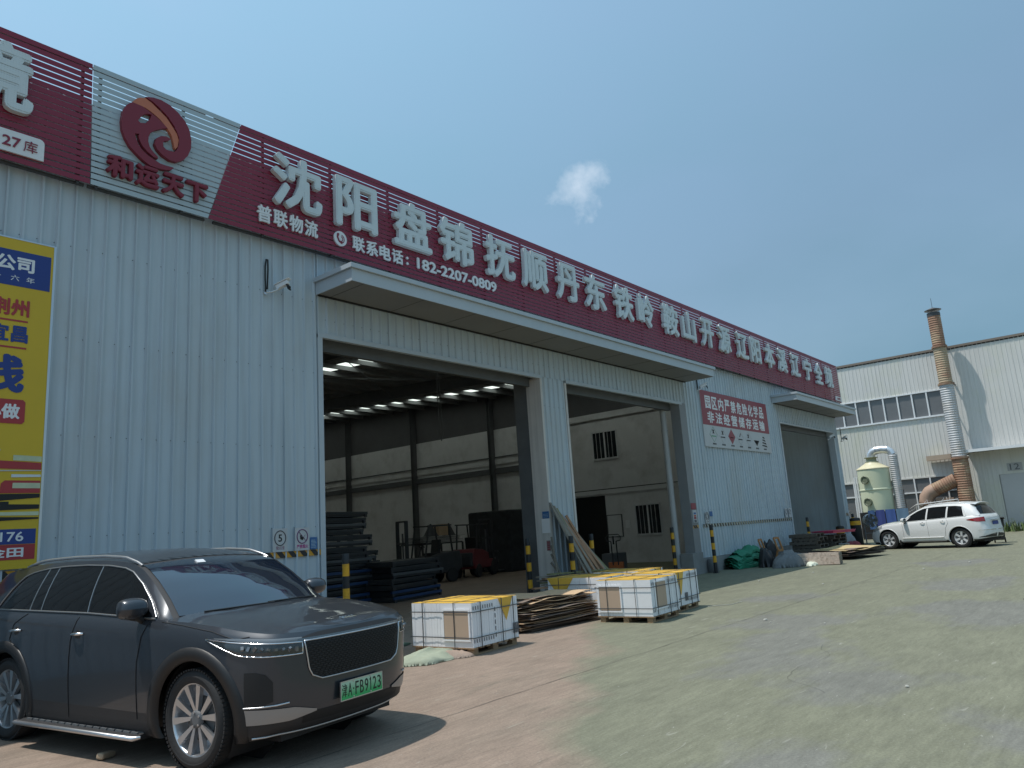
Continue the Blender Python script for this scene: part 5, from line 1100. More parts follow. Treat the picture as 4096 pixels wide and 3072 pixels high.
        for xb, xt in P['bars']:
            MB().tube([B.S(xb+(xt-xb)*v, B.belt(xb+(xt-xb)*v).z+0.01+(float(np.interp(-(xb+(xt-xb)*v), [-q for q in P['dlo'][0]], P['dlo'][1]))-B.belt(xb+(xt-xb)*v).z-0.01)*v, 0.009, side) for v in (0,.25,.5,.75,1)], 0.005, 5).build('window_bar', P['trim'], root)
        # roof rail
        X0, X1 = P['rail']; pts = []
        for i in range(25):
            f = i/24; x = X0+(X1-X0)*f; e = B.edge(x); h = 0.028*min(1, 7*min(f, 1-f)); pts.append((x, (e.y-0.03)*side, e.z + 0.008 + h))
        MB().tube(pts, 0.015, 8).build('roof_rail', P['railm'], root)
        # wheel housings and arch trims
        for ax_x, ax_z in ax:
            mb = MB(); rows = []
            for a in np.linspace(-0.42, math.pi+0.42, 33):
                r = []
                for rr, of in ((ra-0.012, -0.02), (ra, 0.012), (ra+P['archw']*0.5, 0.015), (ra+P['archw'], 0.012), (ra+P['archw']+0.004, -0.004)):
                    x = ax_x+rr*math.cos(a); z = max(ax_z+rr*math.sin(a), B.zbot(x)-0.005); zz = min(z, B.ztop(x)-0.02); p = B.W(B.k_of_x(max(min(x, P['plan'][0][0]-0.35), P['plan'][-1][0]+0.35)), zz, of, side); r.append((x, p.y, zz))
                rows.append(r)
            mb.grid(rows, 0, True, flip=(side == -1)); mb.build('arch_trim', P['archm'], root)
            mb = MB(); rows = [[(ax_x+ra*math.cos(a), y*side, ax_z+ra*math.sin(a)) for y in (P['hw']-0.09, 0.45)] for a in np.linspace(-0.6, math.pi+0.6, 25)]
            mb.grid(rows, 0, True); mb.add([(ax_x+ra*math.cos(a), 0.46*side, ax_z+ra*math.sin(a)) for a in np.linspace(0, 2*math.pi, 24, endpoint=False)], [list(range(24))]); mb.build('wheel_housing', m_black, root)
        # door seams
        for pts in P['seams']:
            q = []
            P2 = [(pts[i][0]+(pts[i+1][0]-pts[i][0])*k/6, pts[i][1]+(pts[i+1][1]-pts[i][1])*k/6) for i in range(len(pts)-1) for k in range(6)] + [pts[-1]]
            for x, z in P2:
                q.append(B.W(B.k_of_x(x), z, 0.003, side) if z <= B.ztop(x) else B.S(x, z, 0.003, side))
            MB().tube(q, 0.003, 4).build('door_seam', m_black, root)
        for hx, hz in P['handles']:
            p = B.W(B.k_of_x(hx), hz, 0, side); mb = MB()
            mb.tube([(hx+0.085, p.y+0.004*side, hz+0.004), (hx+0.06, p.y+0.034*side, hz+0.006), (hx, p.y+0.042*side, hz+0.004), (hx-0.06, p.y+0.034*side, hz), (hx-0.085, p.y+0.004*side, hz-0.002)], [0.010,0.014,0.015,0.014,0.010], 8)
            h = mb.build('door_handle', P['handlem'], root)
            mb = MB(); mb.lathe((hx-0.005, p.y-0.004*side, hz-0.008), (0, side, 0), [(0, 0.045), (0.006, 0.045)], 16); mb.build('handle_recess', m_black, h)
        # mirror
        mx, my, mz = P['mirror']; mb = MB(); rows = []
        for i in range(11):
            a = -math.pi/2 + math.pi*i/10; rows.append([(mx + (0.115*math.cos(b_)*(1 if math.cos(b_) > 0 else 0.42))*(max(math.cos(a),0)**0.42), (my+0.118*math.sin(a))*side, mz + 0.088*math.copysign(abs(math.sin(b_))**0.8, math.sin(b_))*(max(math.cos(a),0)**0.35)) for b_ in np.linspace(0, 2*math.pi, 17)])
        mb.grid(rows, 0, True); mi = mb.build('mirror', m_body, root)
        mb = MB(); mb.box(mx-0.047, mx-0.043, (my-0.09)*side if side > 0 else -(my+0.09), (my+0.09)*side if side > 0 else -(my-0.09), mz-0.06, mz+0.06); mb.build('mirror_glass', m_carglass, mi)
        mb = MB(); mb.tube([(mx+0.02, (my-0.03)*side, mz-0.06), (mx+0.01, (my-0.10)*side, mz-0.11), (mx, (P['hw']-0.09)*side, mz-0.13)], [0.035,0.03,0.035], 8); mb.tube([(mx+0.01, (my+0.09)*side, mz-0.055), (mx+0.01, (my-0.05)*side, mz-0.075)], [0.02,0.035], 8); mb.build('mirror_foot', m_plastic, mi)
    # ---- wheels
    wr, wwid = P['wr'], 0.245; rim = P['rim']
    for ax_x, ax_z in ax:
        for side in (1, -1):
            w = bpy.data.objects.new('wheel', None); COL.objects.link(w); w.parent = root; w.location = (ax_x, side*(P['hw']-0.04-wwid/2), ax_z); w.empty_display_size = 0.1
            w.rotation_euler = (0, 0, P.get('steer', 0) if ax_x == 0 else 0)
            mb = MB(); h = wwid/2
            mb.lathe((0,-h*side,0), (0,side,0), [(0.02, rim-0.01), (0.004, rim+0.02), (0.0, rim+0.06), (0.012, wr-0.03), (0.03, wr-0.008), (0.055, wr), (wwid-0.055, wr), (wwid-0.03, wr-0.008), (wwid-0.012, wr-0.03), (wwid, rim+0.06), (wwid-0.004, rim+0.02), (wwid-0.02, rim-0.004)], 72, cap0=False, cap1=False)
            for i in range(72):
                a = 2*math.pi*i/72; c = Vector((math.cos(a)*(wr-0.006), side*(h-0.038), math.sin(a)*(wr-0.006))); mb.obox(c, 0.014, 0.05, 0.021, (0, -a, 0))
            for rr in (wr-0.055,): mb.lathe((0, side*(h-0.004), 0), (0, side, 0), [(0, rr-0.012), (0.005, rr-0.006), (0.005, rr+0.002), (0, rr+0.008)], 48, cap0=False, cap1=False)
            mb.build('tyre', m_rubber, w)
            mb = MB(); mb.lathe((0, side*(h-0.025), 0), (0, side, 0), [(-0.14, rim-0.05), (-0.1, rim-0.03), (-0.01, rim-0.016), (0.004, rim-0.010), (0.008, rim+0.004), (0.0, rim+0.012)], 64, cap0=True, cap1=False)
            mb.lathe((0, side*(h-0.10), 0), (0, side, 0), [(0, 0.17), (0.012, 0.17)], 32, m=1)
            ns = P['spokes']; yo = side*(h-0.032)
            for i in range(ns):
                for s_ in ((-1, 1) if P['double'] else (0,)):
                    a = 2*math.pi*i/ns + math.pi/2 + 0.12; ah = a + s_*0.10; at = a + s_*(0.30 if P['double'] else 0)
                    i0 = Vector((math.cos(ah)*0.045, yo-side*0.012, math.sin(ah)*0.045)); i1 = Vector((math.cos(at)*(rim-0.012), yo+side*0.012, math.sin(at)*(rim-0.012)))
                    d = (i1-i0).normalized(); sd = d.cross(Vector((0,1,0))).normalized(); w0, w1 = (0.012, 0.027) if P['double'] else (0.030, 0.042)
                    q = [i0-sd*w0, i1-sd*w1, i1+sd*w1, i0+sd*w0]; bk = Vector((0, -side*0.035, 0))
                    mb.add([p for p in q]+[p+bk for p in q], [(0,1,2,3),(7,6,5,4),(0,4,5,1),(2,6,7,3),(1,5,6,2),(3,7,4,0)], 2)
            mb.lathe((0, yo-side*0.03, 0), (0, side, 0), [(0, 0.07), (0.028, 0.066), (0.030, 0.036)], 24, m=1)
            for i in range(5): a = 2*math.pi*i/5+0.5; mb.cyl((math.cos(a)*0.054, yo-side*0.03, math.sin(a)*0.054), (math.cos(a)*0.054, yo+side*0.006, math.sin(a)*0.054), 0.009, 6, m=0)
            mb.build('rim', [m_alu if P['double'] else P['spokem'], m_beam, P['spokem']], w)
    # underbody
    mb = MB(); mb.box(P['plan'][-1][0]+0.25, P['plan'][0][0]-0.25, -0.62, 0.62, 0.2, 0.5); mb.build('underbody', m_black, root)
    detail(root, B, P, pane)
    return root
m_carglass = mat('car_glass', (0.010, 0.011, 0.012), 0.03, 0, 0.02, 2, coat=0.0, spec=0.22)
m_wsglass = mat('windshield_glass', (0.010, 0.018, 0.034), 0.03, 0, 0.02, 2, coat=1.0, spec=0.8)
m_lamp = mat('lamp_lens', (0.14, 0.15, 0.16), 0.05, 0.3, 0.3, 30, coat=1.0)
m_lampdark = mat('lamp_dark', (0.03, 0.034, 0.036), 0.08, 0.0, 0.5, 40, coat=1.0)
m_redlamp = mat('red_lens', (0.30, 0.012, 0.012), 0.12, 0, 0.1, 10, coat=1.0)
m_dgpaint = mat('graphite_paint', (0.036, 0.042, 0.052), 0.32, 0.30, 0.05, 1.2, coat=0.65)
m_dgclad = mat('graphite_cladding', (0.013, 0.013, 0.014), 0.48, 0.0, 0.05, 2)
m_wpaint = mat('white_car_paint', (0.72, 0.72, 0.71), 0.30, 0.0, 0.03, 1.0, coat=1.0)

def surf_patch(B, nm, m, root, ka, kb, z0, z1, off, side, n=16, nv=4, rim=None, rimm=None, rr=0.006):
    """patch of the lower body between outline positions ka..kb; z0/z1 are functions of 0..1"""
    rows = []
    for i in range(n+1):
        f = i/n; k = ka+(kb-ka)*f; rows.append([B.W(k, z0(f)+(z1(f)-z0(f))*j/nv, off, side) for j in range(nv+1)])
    o = MB().grid(rows, 0, True, flip=(side == -1)).build(nm, m, root)
    if rim:
        loop = [r[0] for r in rows] + [rows[-1][j] for j in range(1, nv+1)] + [r[-1] for r in rows[::-1]][1:] + [rows[0][j] for j in range(nv-1, 0, -1)]
        MB().tube(loop, rr, 5, closed=True).build(rim, rimm, o)
    return o
def lerpf(*pts):
    X = [p[0] for p in pts]; Y = [p[1] for p in pts]; return lambda f: float(np.interp(f, X, Y))

def dark_detail(root, B, P, pane):
    kf = B.k_of_y
    # one grille, wrapped around the nose
    rows = []; yg = lambda v: float(np.interp(v, [0, .12, .3, 1], [0.40, 0.485, 0.515, 0.55]))
    zg = lambda v: 0.635+(0.935-0.635)*v
    def gp(yy, z, off): return B.W(kf(abs(yy)), z, off, 1 if yy >= 0 else -1)
    for i in range(25):
        u = -1+2*i/24; rows.append([gp(u*yg(j/10), zg(j/10), 0.006) for j in range(11)])
    g = MB().grid(rows, 0, True, flip=True).build('grille', m_black, root)
    # mesh pattern: staggered bars
    mb = MB()
    for r_ in range(17):
        z = 0.65+0.0165*r_; v = (z-0.635)/0.3; Y = yg(v)-0.015; n_ = int(2*Y/0.045)
        for c in range(n_):
            y = -Y + (c + (0.5 if r_ % 2 else 0.0))*0.045
            if y+0.03 > Y: continue
            a = gp(y, z, 0.012); b_ = gp(y+0.030, z, 0.012); mb.bar(a, b_, 0.008, 0.005)
    mm = mb.build('grille_mesh', m_plastic, g); tag(mm, kind='stuff')
    loop = [gp(u*yg(0), zg(0), 0.010) for u in np.linspace(-1, 1, 20)] + [gp(yg(v), zg(v), 0.010) for v in np.linspace(0.05, 1, 14)] + [gp(u*yg(1), zg(1), 0.010) for u in np.linspace(1, -1, 20)] + [gp(-yg(v), zg(v), 0.010) for v in np.linspace(1, 0.05, 14)]
    MB().tube(loop, 0.006, 6, closed=True).build('grille_frame', m_alu, g)
    # light bar above the grille
    rows = [[B.W(kf(abs(u)), z, 0.008, 1 if u >= 0 else -1) for z in (0.934, 0.944, 0.956)] for u in np.linspace(-0.60, 0.60, 31)]
    MB().grid(rows, 0, True, flip=True).build('light_bar', mat('satin_bar', (0.22, 0.23, 0.24), 0.25, 0.8, 0.05, 2), root)
    rows = [[B.W(kf(abs(u)), z, 0.006, 1 if u >= 0 else -1) for z in (0.956, 0.956+0.034*max(0.12, 1-(abs(u)/0.58)**6))] for u in np.linspace(-0.60, 0.60, 31)]
    MB().grid(rows, 0, True, flip=True).build('hood_gap', m_black, root)
    for side in (1, -1):
        ka, kb = kf(0.565), B.k_of_x(0.16)
        hl = surf_patch(B, 'headlight', m_lampdark, root, ka, kb, lerpf((0,.845),(.35,.848),(.6,.865),(.8,.925),(1,.985)), lerpf((0,.930),(.4,.945),(.7,.965),(1,.992)), 0.006, side, rim='headlight_trim', rimm=m_chrome, rr=0.0055)
        surf_patch(B, 'running_light', mat('drl_glass', (0.20, 0.21, 0.22), 0.15, 0.3, 0.05, 3, coat=0.5), hl, ka, kb-3, lerpf((0,.932),(.4,.949),(.7,.972),(1,.992)), lerpf((0,.966),(.4,.978),(.7,.992),(1,.998)), 0.007, side)
        mb = MB()
        for i in range(9):
            p = B.W(ka+(kb-ka)*(0.06+0.062*i), 0.885+0.004*i, 0.010, side); mb.obox(p, 0.018, 0.022, 0.035, (0.4*i, 0.5*i, 0.3*i))
        mb.build('lamp_lens', m_lamp, hl)
        v = surf_patch(B, 'air_vent', m_black, root, kf(0.76), B.k_of_x(0.54), lerpf((0,.52),(.3,.50),(1,.49)), lerpf((0,.66),(.25,.72),(.6,.74),(1,.74)), 0.004, side)
        surf_patch(B, 'silver_trim', mat('satin_silver', (0.32, 0.33, 0.34), 0.35, 0.7, 0.04, 2), root, kf(0.44), B.k_of_x(0.50), lerpf((0,.40),(.35,.365),(1,.36)), lerpf((0,.415),(.3,.46),(1,.475)), 0.010, side)
        MB().tube([B.W(kf(y), z, 0.010, side) for y, z in ((0.66,.50),(0.74,.492),(0.82,.488),(.88,.486))], 0.007, 5).build('vent_trim', m_alu, v)
        # running board
        mb = MB(); x0, x1 = -0.62, -2.52; mb.prism([(-0.90,0.20),(-1.06,0.205),(-1.07,0.225),(-1.06,0.245),(-0.90,0.25)], (x1, 0, 0), (0, -side if side < 0 else 1, 0), (0,0,1), 0, m=0) if False else None
        ys = 1 if side > 0 else -1
        mb.add([(x, y*ys, z) for x in (x0, x1) for y, z in ((0.86,0.20),(1.0,0.195),(1.035,0.205),(1.035,0.225),(1.0,0.235),(0.86,0.25))], [(0,1,7,6),(1,2,8,7),(2,3,9,8),(3,4,10,9),(4,5,11,10),(0,5,4,3,2,1),(6,7,8,9,10,11)], 0)
        for r_ in range(3):
            for c in range(16): mb.box(x1+0.08+0.112*c+0.03*(r_%2), x1+0.17+0.112*c+0.03*(r_%2), *sorted(((0.885+0.035*r_)*ys, (0.9+0.035*r_)*ys)), 0.236, 0.252, m=1)
        sb = mb.build('running_board', [m_plastic, m_beam], root)
        mb = MB(); mb.tube([(x0+0.03, 0.99*ys, 0.225), (x0, 1.035*ys, 0.222), (x1, 1.04*ys, 0.222), (x1-0.03, 0.99*ys, 0.225)], [0.012,0.020,0.020,0.012], 8); mb.build('edge_trim', m_alu, sb)
    # lower intake and lip
    rows = [[B.W(kf(abs(u)), z, 0.004, 1 if u >= 0 else -1) for z in (0.27, 0.33, 0.40)] for u in np.linspace(-0.55, 0.55, 25)]
    MB().grid(rows, 0, True, flip=True).build('lower_intake', m_black, root)
    MB().tube([B.W(kf(abs(u)), 0.262, 0.012, 1 if u >= 0 else -1) for u in np.linspace(-0.86, 0.86, 33)], 0.009, 6).build('lip_trim', m_alu, root)
    # licence plate, green and white, slightly tilted back
    xp = B.W(kf(0.0), 0.5).x + 0.026
    m_pl = mat('plate_green', (0.06, 0.42, 0.16), 0.4, 0, 0.03, 3)
    nt = m_pl.node_tree; n = nt.nodes; l = nt.links; b = n['Principled BSDF']; tc = n.new('ShaderNodeTexCoord'); sp = n.new('ShaderNodeSeparateXYZ'); l.new(tc.outputs['Object'], sp.inputs[0])
    rg = n.new('ShaderNodeMapRange'); rg.inputs[1].default_value = 0.45; rg.inputs[2].default_value = 0.555; l.new(sp.outputs['Z'], rg.inputs[0])
    mx = n.new('ShaderNodeMix'); mx.data_type = 'RGBA'; l.new(rg.outputs[0], mx.inputs[0]); mx.inputs[6].default_value = (0.03, 0.40, 0.12, 1); mx.inputs[7].default_value = (0.42, 0.62, 0.47, 1); l.new(mx.outputs[2], b.inputs['Base Color'])
    mb = MB(); mb.box(xp, xp+0.006, -0.24, 0.24, 0.428, 0.568); pl = mb.build('licence_plate', m_pl, root)
    mb = MB()
    # seen from the front, the reading direction runs along +y
    for t_, a, b_ in (('津', -0.228, -0.172), ('A', -0.160, -0.118), ('·', -0.106, -0.092), ('F', -0.078, -0.040), ('B', -0.024, 0.018), ('9', 0.032, 0.072), ('1', 0.088, 0.116), ('2', 0.128, 0.170), ('3', 0.184, 0.226)):
        z0, z1 = (0.494, 0.506) if t_ == '·' else (0.449, 0.549)
        if t_ == '1': mb.box(xp+0.006, xp+0.008, 0.098, 0.106, z0, z1); mb.box(xp+0.006, xp+0.008, 0.09, 0.098, z1-0.02, z1-0.008); continue
        letter_into(mb, t_, (xp+0.006, 0, 0), (0,1,0), (0,0,1), a, b_, z0, z1, 0.002, 0.012)
    mb.build('plate_lettering', mat('plate_ink', (0.01, 0.02, 0.012), 0.5), pl)
    mb = MB()
    for a in ((-0.245,0.245,0.566,0.572),(-0.245,0.245,0.424,0.430),(-0.245,-0.239,0.43,0.566),(0.239,0.245,0.43,0.566)): mb.box(xp-0.002, xp+0.009, *a)
    mb.build('plate_frame', m_alu, pl)
    mb = MB()
    for y in (-0.1, 0.1):
        for z in (0.44, 0.557): mb.lathe((xp+0.006, y, z), (1,0,0), [(0,0.007),(0.005,0.006)], 10)
    mb.build('plate_bolt', m_alu, pl)
    # small raised emblem strokes on the hood tip
    mb = MB()
    for i, (y, L) in enumerate(((-0.07, .05), (-0.035, .05), (0.0, .05), (0.035, .05), (0.07, .05))): mb.bar((0.74, y, 1.056), (0.79, y+0.012, 1.050), 0.007, 0.006)
    mb.bar((0.79, -0.06, 1.050), (0.79, 0.07, 1.050), 0.006, 0.006); mb.build('emblem', m_chrome, root)
    # wipers, cabin items seen through glass
    mb = MB(); P0 = [(-0.30, -0.62, 1.165), (-0.215, -0.15, 1.172), (-0.205, 0.05, 1.172)]; mb.tube(P0, 0.009, 6); mb.tube([(-0.23, 0.0, 1.178), (-0.25, 0.35, 1.178), (-0.34, 0.66, 1.168)], 0.009, 6); mb.build('wiper', m_black, root)
    mb = MB(); mb.obox((-0.93, -0.22, 1.585), 0.05, 0.09, 0.012, (0, 0.55, 0)); mb.build('windshield_sticker', m_white, root)
def pose(nx, x): return x
plan_d = [(0.90,0),(0.885,.30),(0.84,.55),(0.74,.745),(0.56,.87),(0.30,.935),(-.10,.965),(-.8,.978),(-1.9,.98),(-2.9,.975),(-3.45,.955),(-3.80,.90),(-3.99,.76),(-4.07,.45),(-4.09,0)]
dark = dict(plan=plan_d, hw=0.98, ztop=([-4.1,-3.6,-3.27,-2.4,-1.58,-.55,-.1,.25,.5,.7,.85,.92],[1.20,1.225,1.225,1.205,1.185,1.135,1.11,1.075,1.035,1.01,1.0,1.0]),
    zbot=([-4.1,-3.6,.2,.75,.92],[.30,.22,.22,.25,.25]), clad_t=0.19, wb=2.935, wr=0.382, rim=0.275, arch=0.452, archw=0.095, cowl=-0.50, hcrown=([-.5,0,.5,.75,.9],[.045,.06,.06,.045,.004]), crease=0.016,
    pillar=(-0.42,-1.14), roofend=-3.60, tail=-3.93, rcrown=0.075,
    edge=([-.42,-.60,-.80,-1.0,-1.14,-1.35,-1.7,-2.2,-2.7,-3.1,-3.4,-3.6,-3.75,-3.93],[.835,.80,.77,.745,.73,.725,.725,.725,.715,.70,.69,.68,.70,.78],[1.135,1.285,1.43,1.545,1.592,1.628,1.652,1.662,1.655,1.635,1.605,1.575,1.48,1.21]),
    dlo=([-.55,-.70,-.90,-1.10,-1.25,-1.5,-1.9,-2.3,-2.6,-2.85,-3.0,-3.12,-3.22,-3.29],[1.15,1.28,1.42,1.525,1.565,1.595,1.612,1.612,1.60,1.575,1.54,1.46,1.33,1.24]),
    panes=[((-.575,-.80),(-1.555,-1.60)),((-1.60,-1.625),(-2.385,-2.37)),((-2.41,-2.40),(-2.60,-2.55)),((-2.63,-2.585),(-3.26,-2.95))],
    bars=[(-1.578,-1.612),(-2.40,-2.385),(-2.615,-2.567)], trim=mat('satin_trim', (0.40, 0.41, 0.42), 0.3, 0.8, 0.05, 3), rail=(-1.08,-3.2), railm=m_alu, archm=m_dgclad,
    seams=[[(-.60,1.13),(-.66,1.0),(-.70,.8),(-.70,.35)],[(-1.68,1.16),(-1.74,.95),(-1.745,.5),(-1.745,.30)],[(-2.62,1.19),(-2.80,1.1),(-2.86,.95),(-2.55,.72),(-2.50,.35)],[(.56,1.0),(.45,.985),(.2,1.045),(-.15,1.09),(-.45,1.118)]],
    handles=[(-1.62,1.015),(-2.73,1.035)], handlem=m_chrome, mirror=(-0.73,1.02,1.238), spokes=5, double=True, spokem=m_alu, steer=0.0)
Fx, Fy = 3.112, 5.996; hd = math.atan2(-0.991, 0.132)
nx_, ny_ = 0.991, 0.132
car(dark, 'parked_car', 'dark grey three row suv with green plate parked nose towards the yard', (Fx+nx_*0.96, Fy+ny_*0.96, 0), hd, m_dgpaint, dark_detail)

def white_detail(root, B, P, pane):
    for side in (1, -1):
        surf_patch(B, 'headlight', mat('lamp_clear', (0.42, 0.43, 0.43), 0.08, 0.2, 0.3, 20, coat=1.0), root, B.k_of_y(0.55), B.k_of_x(0.22), lerpf((0,.72),(.5,.70),(1,.86)), lerpf((0,.80),(.5,.87),(1,.95)), 0.006, side)
        tl = surf_patch(B, 'tail_light', m_redlamp, root, B.k_of_x(P['plan'][-1][0]+0.62), B.k_rear_y(0.66), lerpf((0,1.015),(.5,.94),(1,.93)), lerpf((0,1.035),(.5,1.09),(1,1.11)), 0.008, side)
        MB().tube([B.W(B.k_of_x(x), 0.42, 0.014, side) for x in np.linspace(-0.6, -2.2, 12)], 0.018, 6).build('rubbing_strip', P['trim'], root)
        mb = MB(); mb.box(-0.55, -2.25, *sorted((0.80*side, 0.93*side)), 0.27, 0.31); mb.build('sill_step', m_alu, root)
        surf_patch(B, 'bumper_cladding', m_plastic, root, B.k_of_x(P['plan'][-1][0]+0.30), B.k_rear_y(0.05), lerpf((0,.36),(1,.36)), lerpf((0,.38),(.5,.46),(1,.50)), 0.002, side)
        surf_patch(B, 'bumper_chrome', m_chrome, root, B.k_of_x(P['plan'][-1][0]+0.30), B.k_rear_y(0.1), lerpf((0,.62),(1,.61)), lerpf((0,.635),(1,.64)), 0.012, side)
        mf = MB(); mf.box(-0.52, -0.46, *sorted((0.72*side, 0.94*side)), 0.16, 0.36); mf.build('mud_flap', m_black, root)
    # rear window, spoiler, plate recess
    xr0, xr1 = P['roofend'], P['tail']; rows = []
    for i in range(8):
        f = 0.18+0.74*i/7; x = xr0+(xr1-xr0)*f; e = B.edge(x); rows.append([(x - 0.012 - 0.05*(1-t*t)*min(1, 3*f), e.y*0.9*t, e.z + P['rcrown']*(1-abs(t)**2.4)*(1-f) + 0.004) for t in np.linspace(1, -1, 13)])
    MB().grid(rows, 0, True).build('rear_window', m_carglass, root)
    rows = []
    for i, (dx, dz) in enumerate(((0.10, 0.005), (-0.02, 0.015), (-0.16, 0.0), (-0.18, -0.02), (-0.02, -0.03))):
        x = xr0+dx; e = B.edge(xr0); rows.append([(x, e.y*0.96*t, e.z + P['rcrown']*(1-abs(t)**2.4) + dz) for t in np.linspace(1, -1, 13)])
    MB().grid(rows, 0, True).build('spoiler', m_wpaint, root)
    k = len(B.t)-1; p = B.W(k, 0.88); mb = MB(); mb.box(p.x-0.03, p.x-0.012, -0.22, 0.22, 0.80, 0.93); mb.build('licence_plate', mat('plate_blue', (0.03, 0.06, 0.25), 0.5), root)
    mb = MB(); mb.box(p.x-0.06, p.x+0.0, -0.34, 0.34, 0.95, 0.985); mb.build('tailgate_trim', m_chrome, root)
plan_w = [(0.99,0),(0.955,.35),(0.84,.62),(0.62,.80),(0.35,.905),(-.05,.945),(-.8,.955),(-1.9,.955),(-2.8,.95),(-3.2,.94),(-3.43,.89),(-3.61,.78),(-3.70,.5),(-3.72,0)]
white = dict(plan=plan_w, hw=0.955, profile='soft', ztop=([-3.9,-3.3,-2.6,-1.6,-.75,-.4,0,.35,.6,.8,.94],[1.16,1.17,1.14,1.09,1.05,1.03,1.0,.95,.88,.80,.74]),
    zbot=([-3.9,-3.4,.2,.94],[.32,.25,.25,.24]), clad_t=0.05, wb=2.79, wr=0.372, rim=0.245, arch=0.43, archw=0.015, cowl=-0.62, hcrown=([-.6,0,.5,.8,.93],[.06,.08,.08,.06,.004]),
    pillar=(-0.55,-1.45), roofend=-3.20, tail=-3.52, rcrown=0.075,
    edge=([-.55,-.75,-.95,-1.2,-1.45,-1.8,-2.3,-2.8,-3.05,-3.20,-3.36,-3.52],[.83,.79,.755,.72,.695,.685,.685,.675,.66,.65,.69,.75],[1.05,1.20,1.335,1.47,1.575,1.635,1.66,1.645,1.615,1.585,1.42,1.17]),
    dlo=([-.66,-.85,-1.05,-1.25,-1.5,-1.9,-2.3,-2.7,-2.95,-3.08],[1.07,1.21,1.335,1.44,1.53,1.57,1.575,1.565,1.53,1.19]),
    panes=[((-.72,-1.0),(-1.55,-1.62)),((-1.62,-1.68),(-2.32,-2.38)),((-2.39,-2.44),(-3.0,-2.92))],
    bars=[], trim=m_wpaint, trim_r=0.012, rail=(-1.5,-3.0), railm=m_wpaint, archm=m_wpaint,
    seams=[[(-.62,1.04),(-.66,.8),(-.66,.40)],[(-1.60,1.08),(-1.64,.8),(-1.64,.36)],[(-2.35,1.12),(-2.42,.95),(-2.30,.75),(-2.26,.45)],[(.45,.93),(.0,.985),(-.5,1.02)]],
    handles=[(-1.45,.98),(-2.22,1.0)], handlem=m_wpaint, mirror=(-0.78,1.02,1.13), spokes=6, double=False, spokem=mat('wheel_silver', (0.66, 0.67, 0.68), 0.35, 0.25, 0.04, 3), steer=0.0)
h2 = math.radians(75.5); wfx, wfy = 33.72, 8.27
car(white, 'parked_car', 'white seven seat suv parked beyond the flat cardboard sheets by the far hall', (wfx+math.sin(h2)*0.93, wfy-math.cos(h2)*0.93, 0), h2, m_wpaint, white_detail)
# ================================================================== far hall
XF = 49.0
m_far = mat('far_cladding', (0.64, 0.63, 0.60), 0.55, 0, 0.05, 0.5, stain=(0.55, 0.55, 0.40), stain_amt=0.75, stain_scale=0.22, stretch=(1,1,0.7), world=True, streak=0.12)
m_rust = mat('rusty_duct', (0.30, 0.175, 0.115), 0.75, 0.1, 0.25, 1.6, stain=(0.46, 0.37, 0.24), stain_amt=0.9, stain_scale=1.0); m_galv = mat('galvanised', (0.46, 0.47, 0.48), 0.55, 0.15, 0.12, 2, stain=(0.38, 0.28, 0.18), stain_amt=0.5, stain_scale=0.8)
m_fglass = mat('far_glass', (0.16, 0.165, 0.17), 0.25, 0, 0.08, 1.0)
fh = thing('factory_hall', 'pale ribbed steel hall with window bands beyond the white suv', 'building', (XF, 0, 0))
def far_clad(y0, y1, z0, z1, name='cladding_panel'):
    w = y1-y0; P_ = 0.22; mb = MB(); xs = [(0, 0)]; x = 0.06
    while x < w-0.04:
        for dx, dy in ((-0.020, 0), (-0.012, -0.018), (0.012, -0.018), (0.020, 0)): xs.append((x+dx, dy))
        x += P_
    xs.append((w, 0))
    mb.add([(b_, y0+a, z) for z in (z0, z1) for a, b_ in xs], [(len(xs)+i, len(xs)+i+1, i+1, i) for i in range(len(xs)-1)])
    return mb.build(name, m_far, fh)
y = 7.9
while y < 21.9:
    far_clad(y, y+1.76, 8.22, 10.55); far_clad(y, y+1.76, 3.3, 6.68); y += 1.76
y = 7.9-1.76
while y > -14.9:
    far_clad(y, y+1.76, 4.55, 10.55); y -= 1.76
far_clad(5.9, 7.25, 0.0, 4.38)
mb = MB(); mb.box(0.06, 0.2, -15, 22, 0, 10.4); mb.build('core_wall', mat('core_grey', (0.42, 0.42, 0.41), 0.7), fh)
mb = MB(); mb.box(-0.07, 0.25, -15, 22, 10.47, 10.60); mb.build('roof_edge', mat('edge_brown', (0.20, 0.16, 0.13), 0.6), fh)
mb = MB(); mb.box(0.0, 14, -15, 22, 10.4, 10.5); mb.build('roof', m_far, fh)
mb = MB(); mb.box(-0.09, 0.0, 7.9, 22, 6.66, 6.76); mb.build('sill', m_white, fh); mb = MB(); mb.box(-0.06, 0.0, 7.9, 22, 8.15, 8.22); mb.build('sill', m_white, fh)
yw = 7.93
while yw < 21:
    mb = MB(); mb.box(0.03, 0.05, yw+0.045, yw+0.745, 6.76, 8.15); w = mb.build('window', m_fglass, fh)
    mb = MB(); mb.box(-0.05, 0.05, yw-0.03, yw+0.045, 6.76, 8.15); mb.build('mullion', m_white, w); yw += 0.79
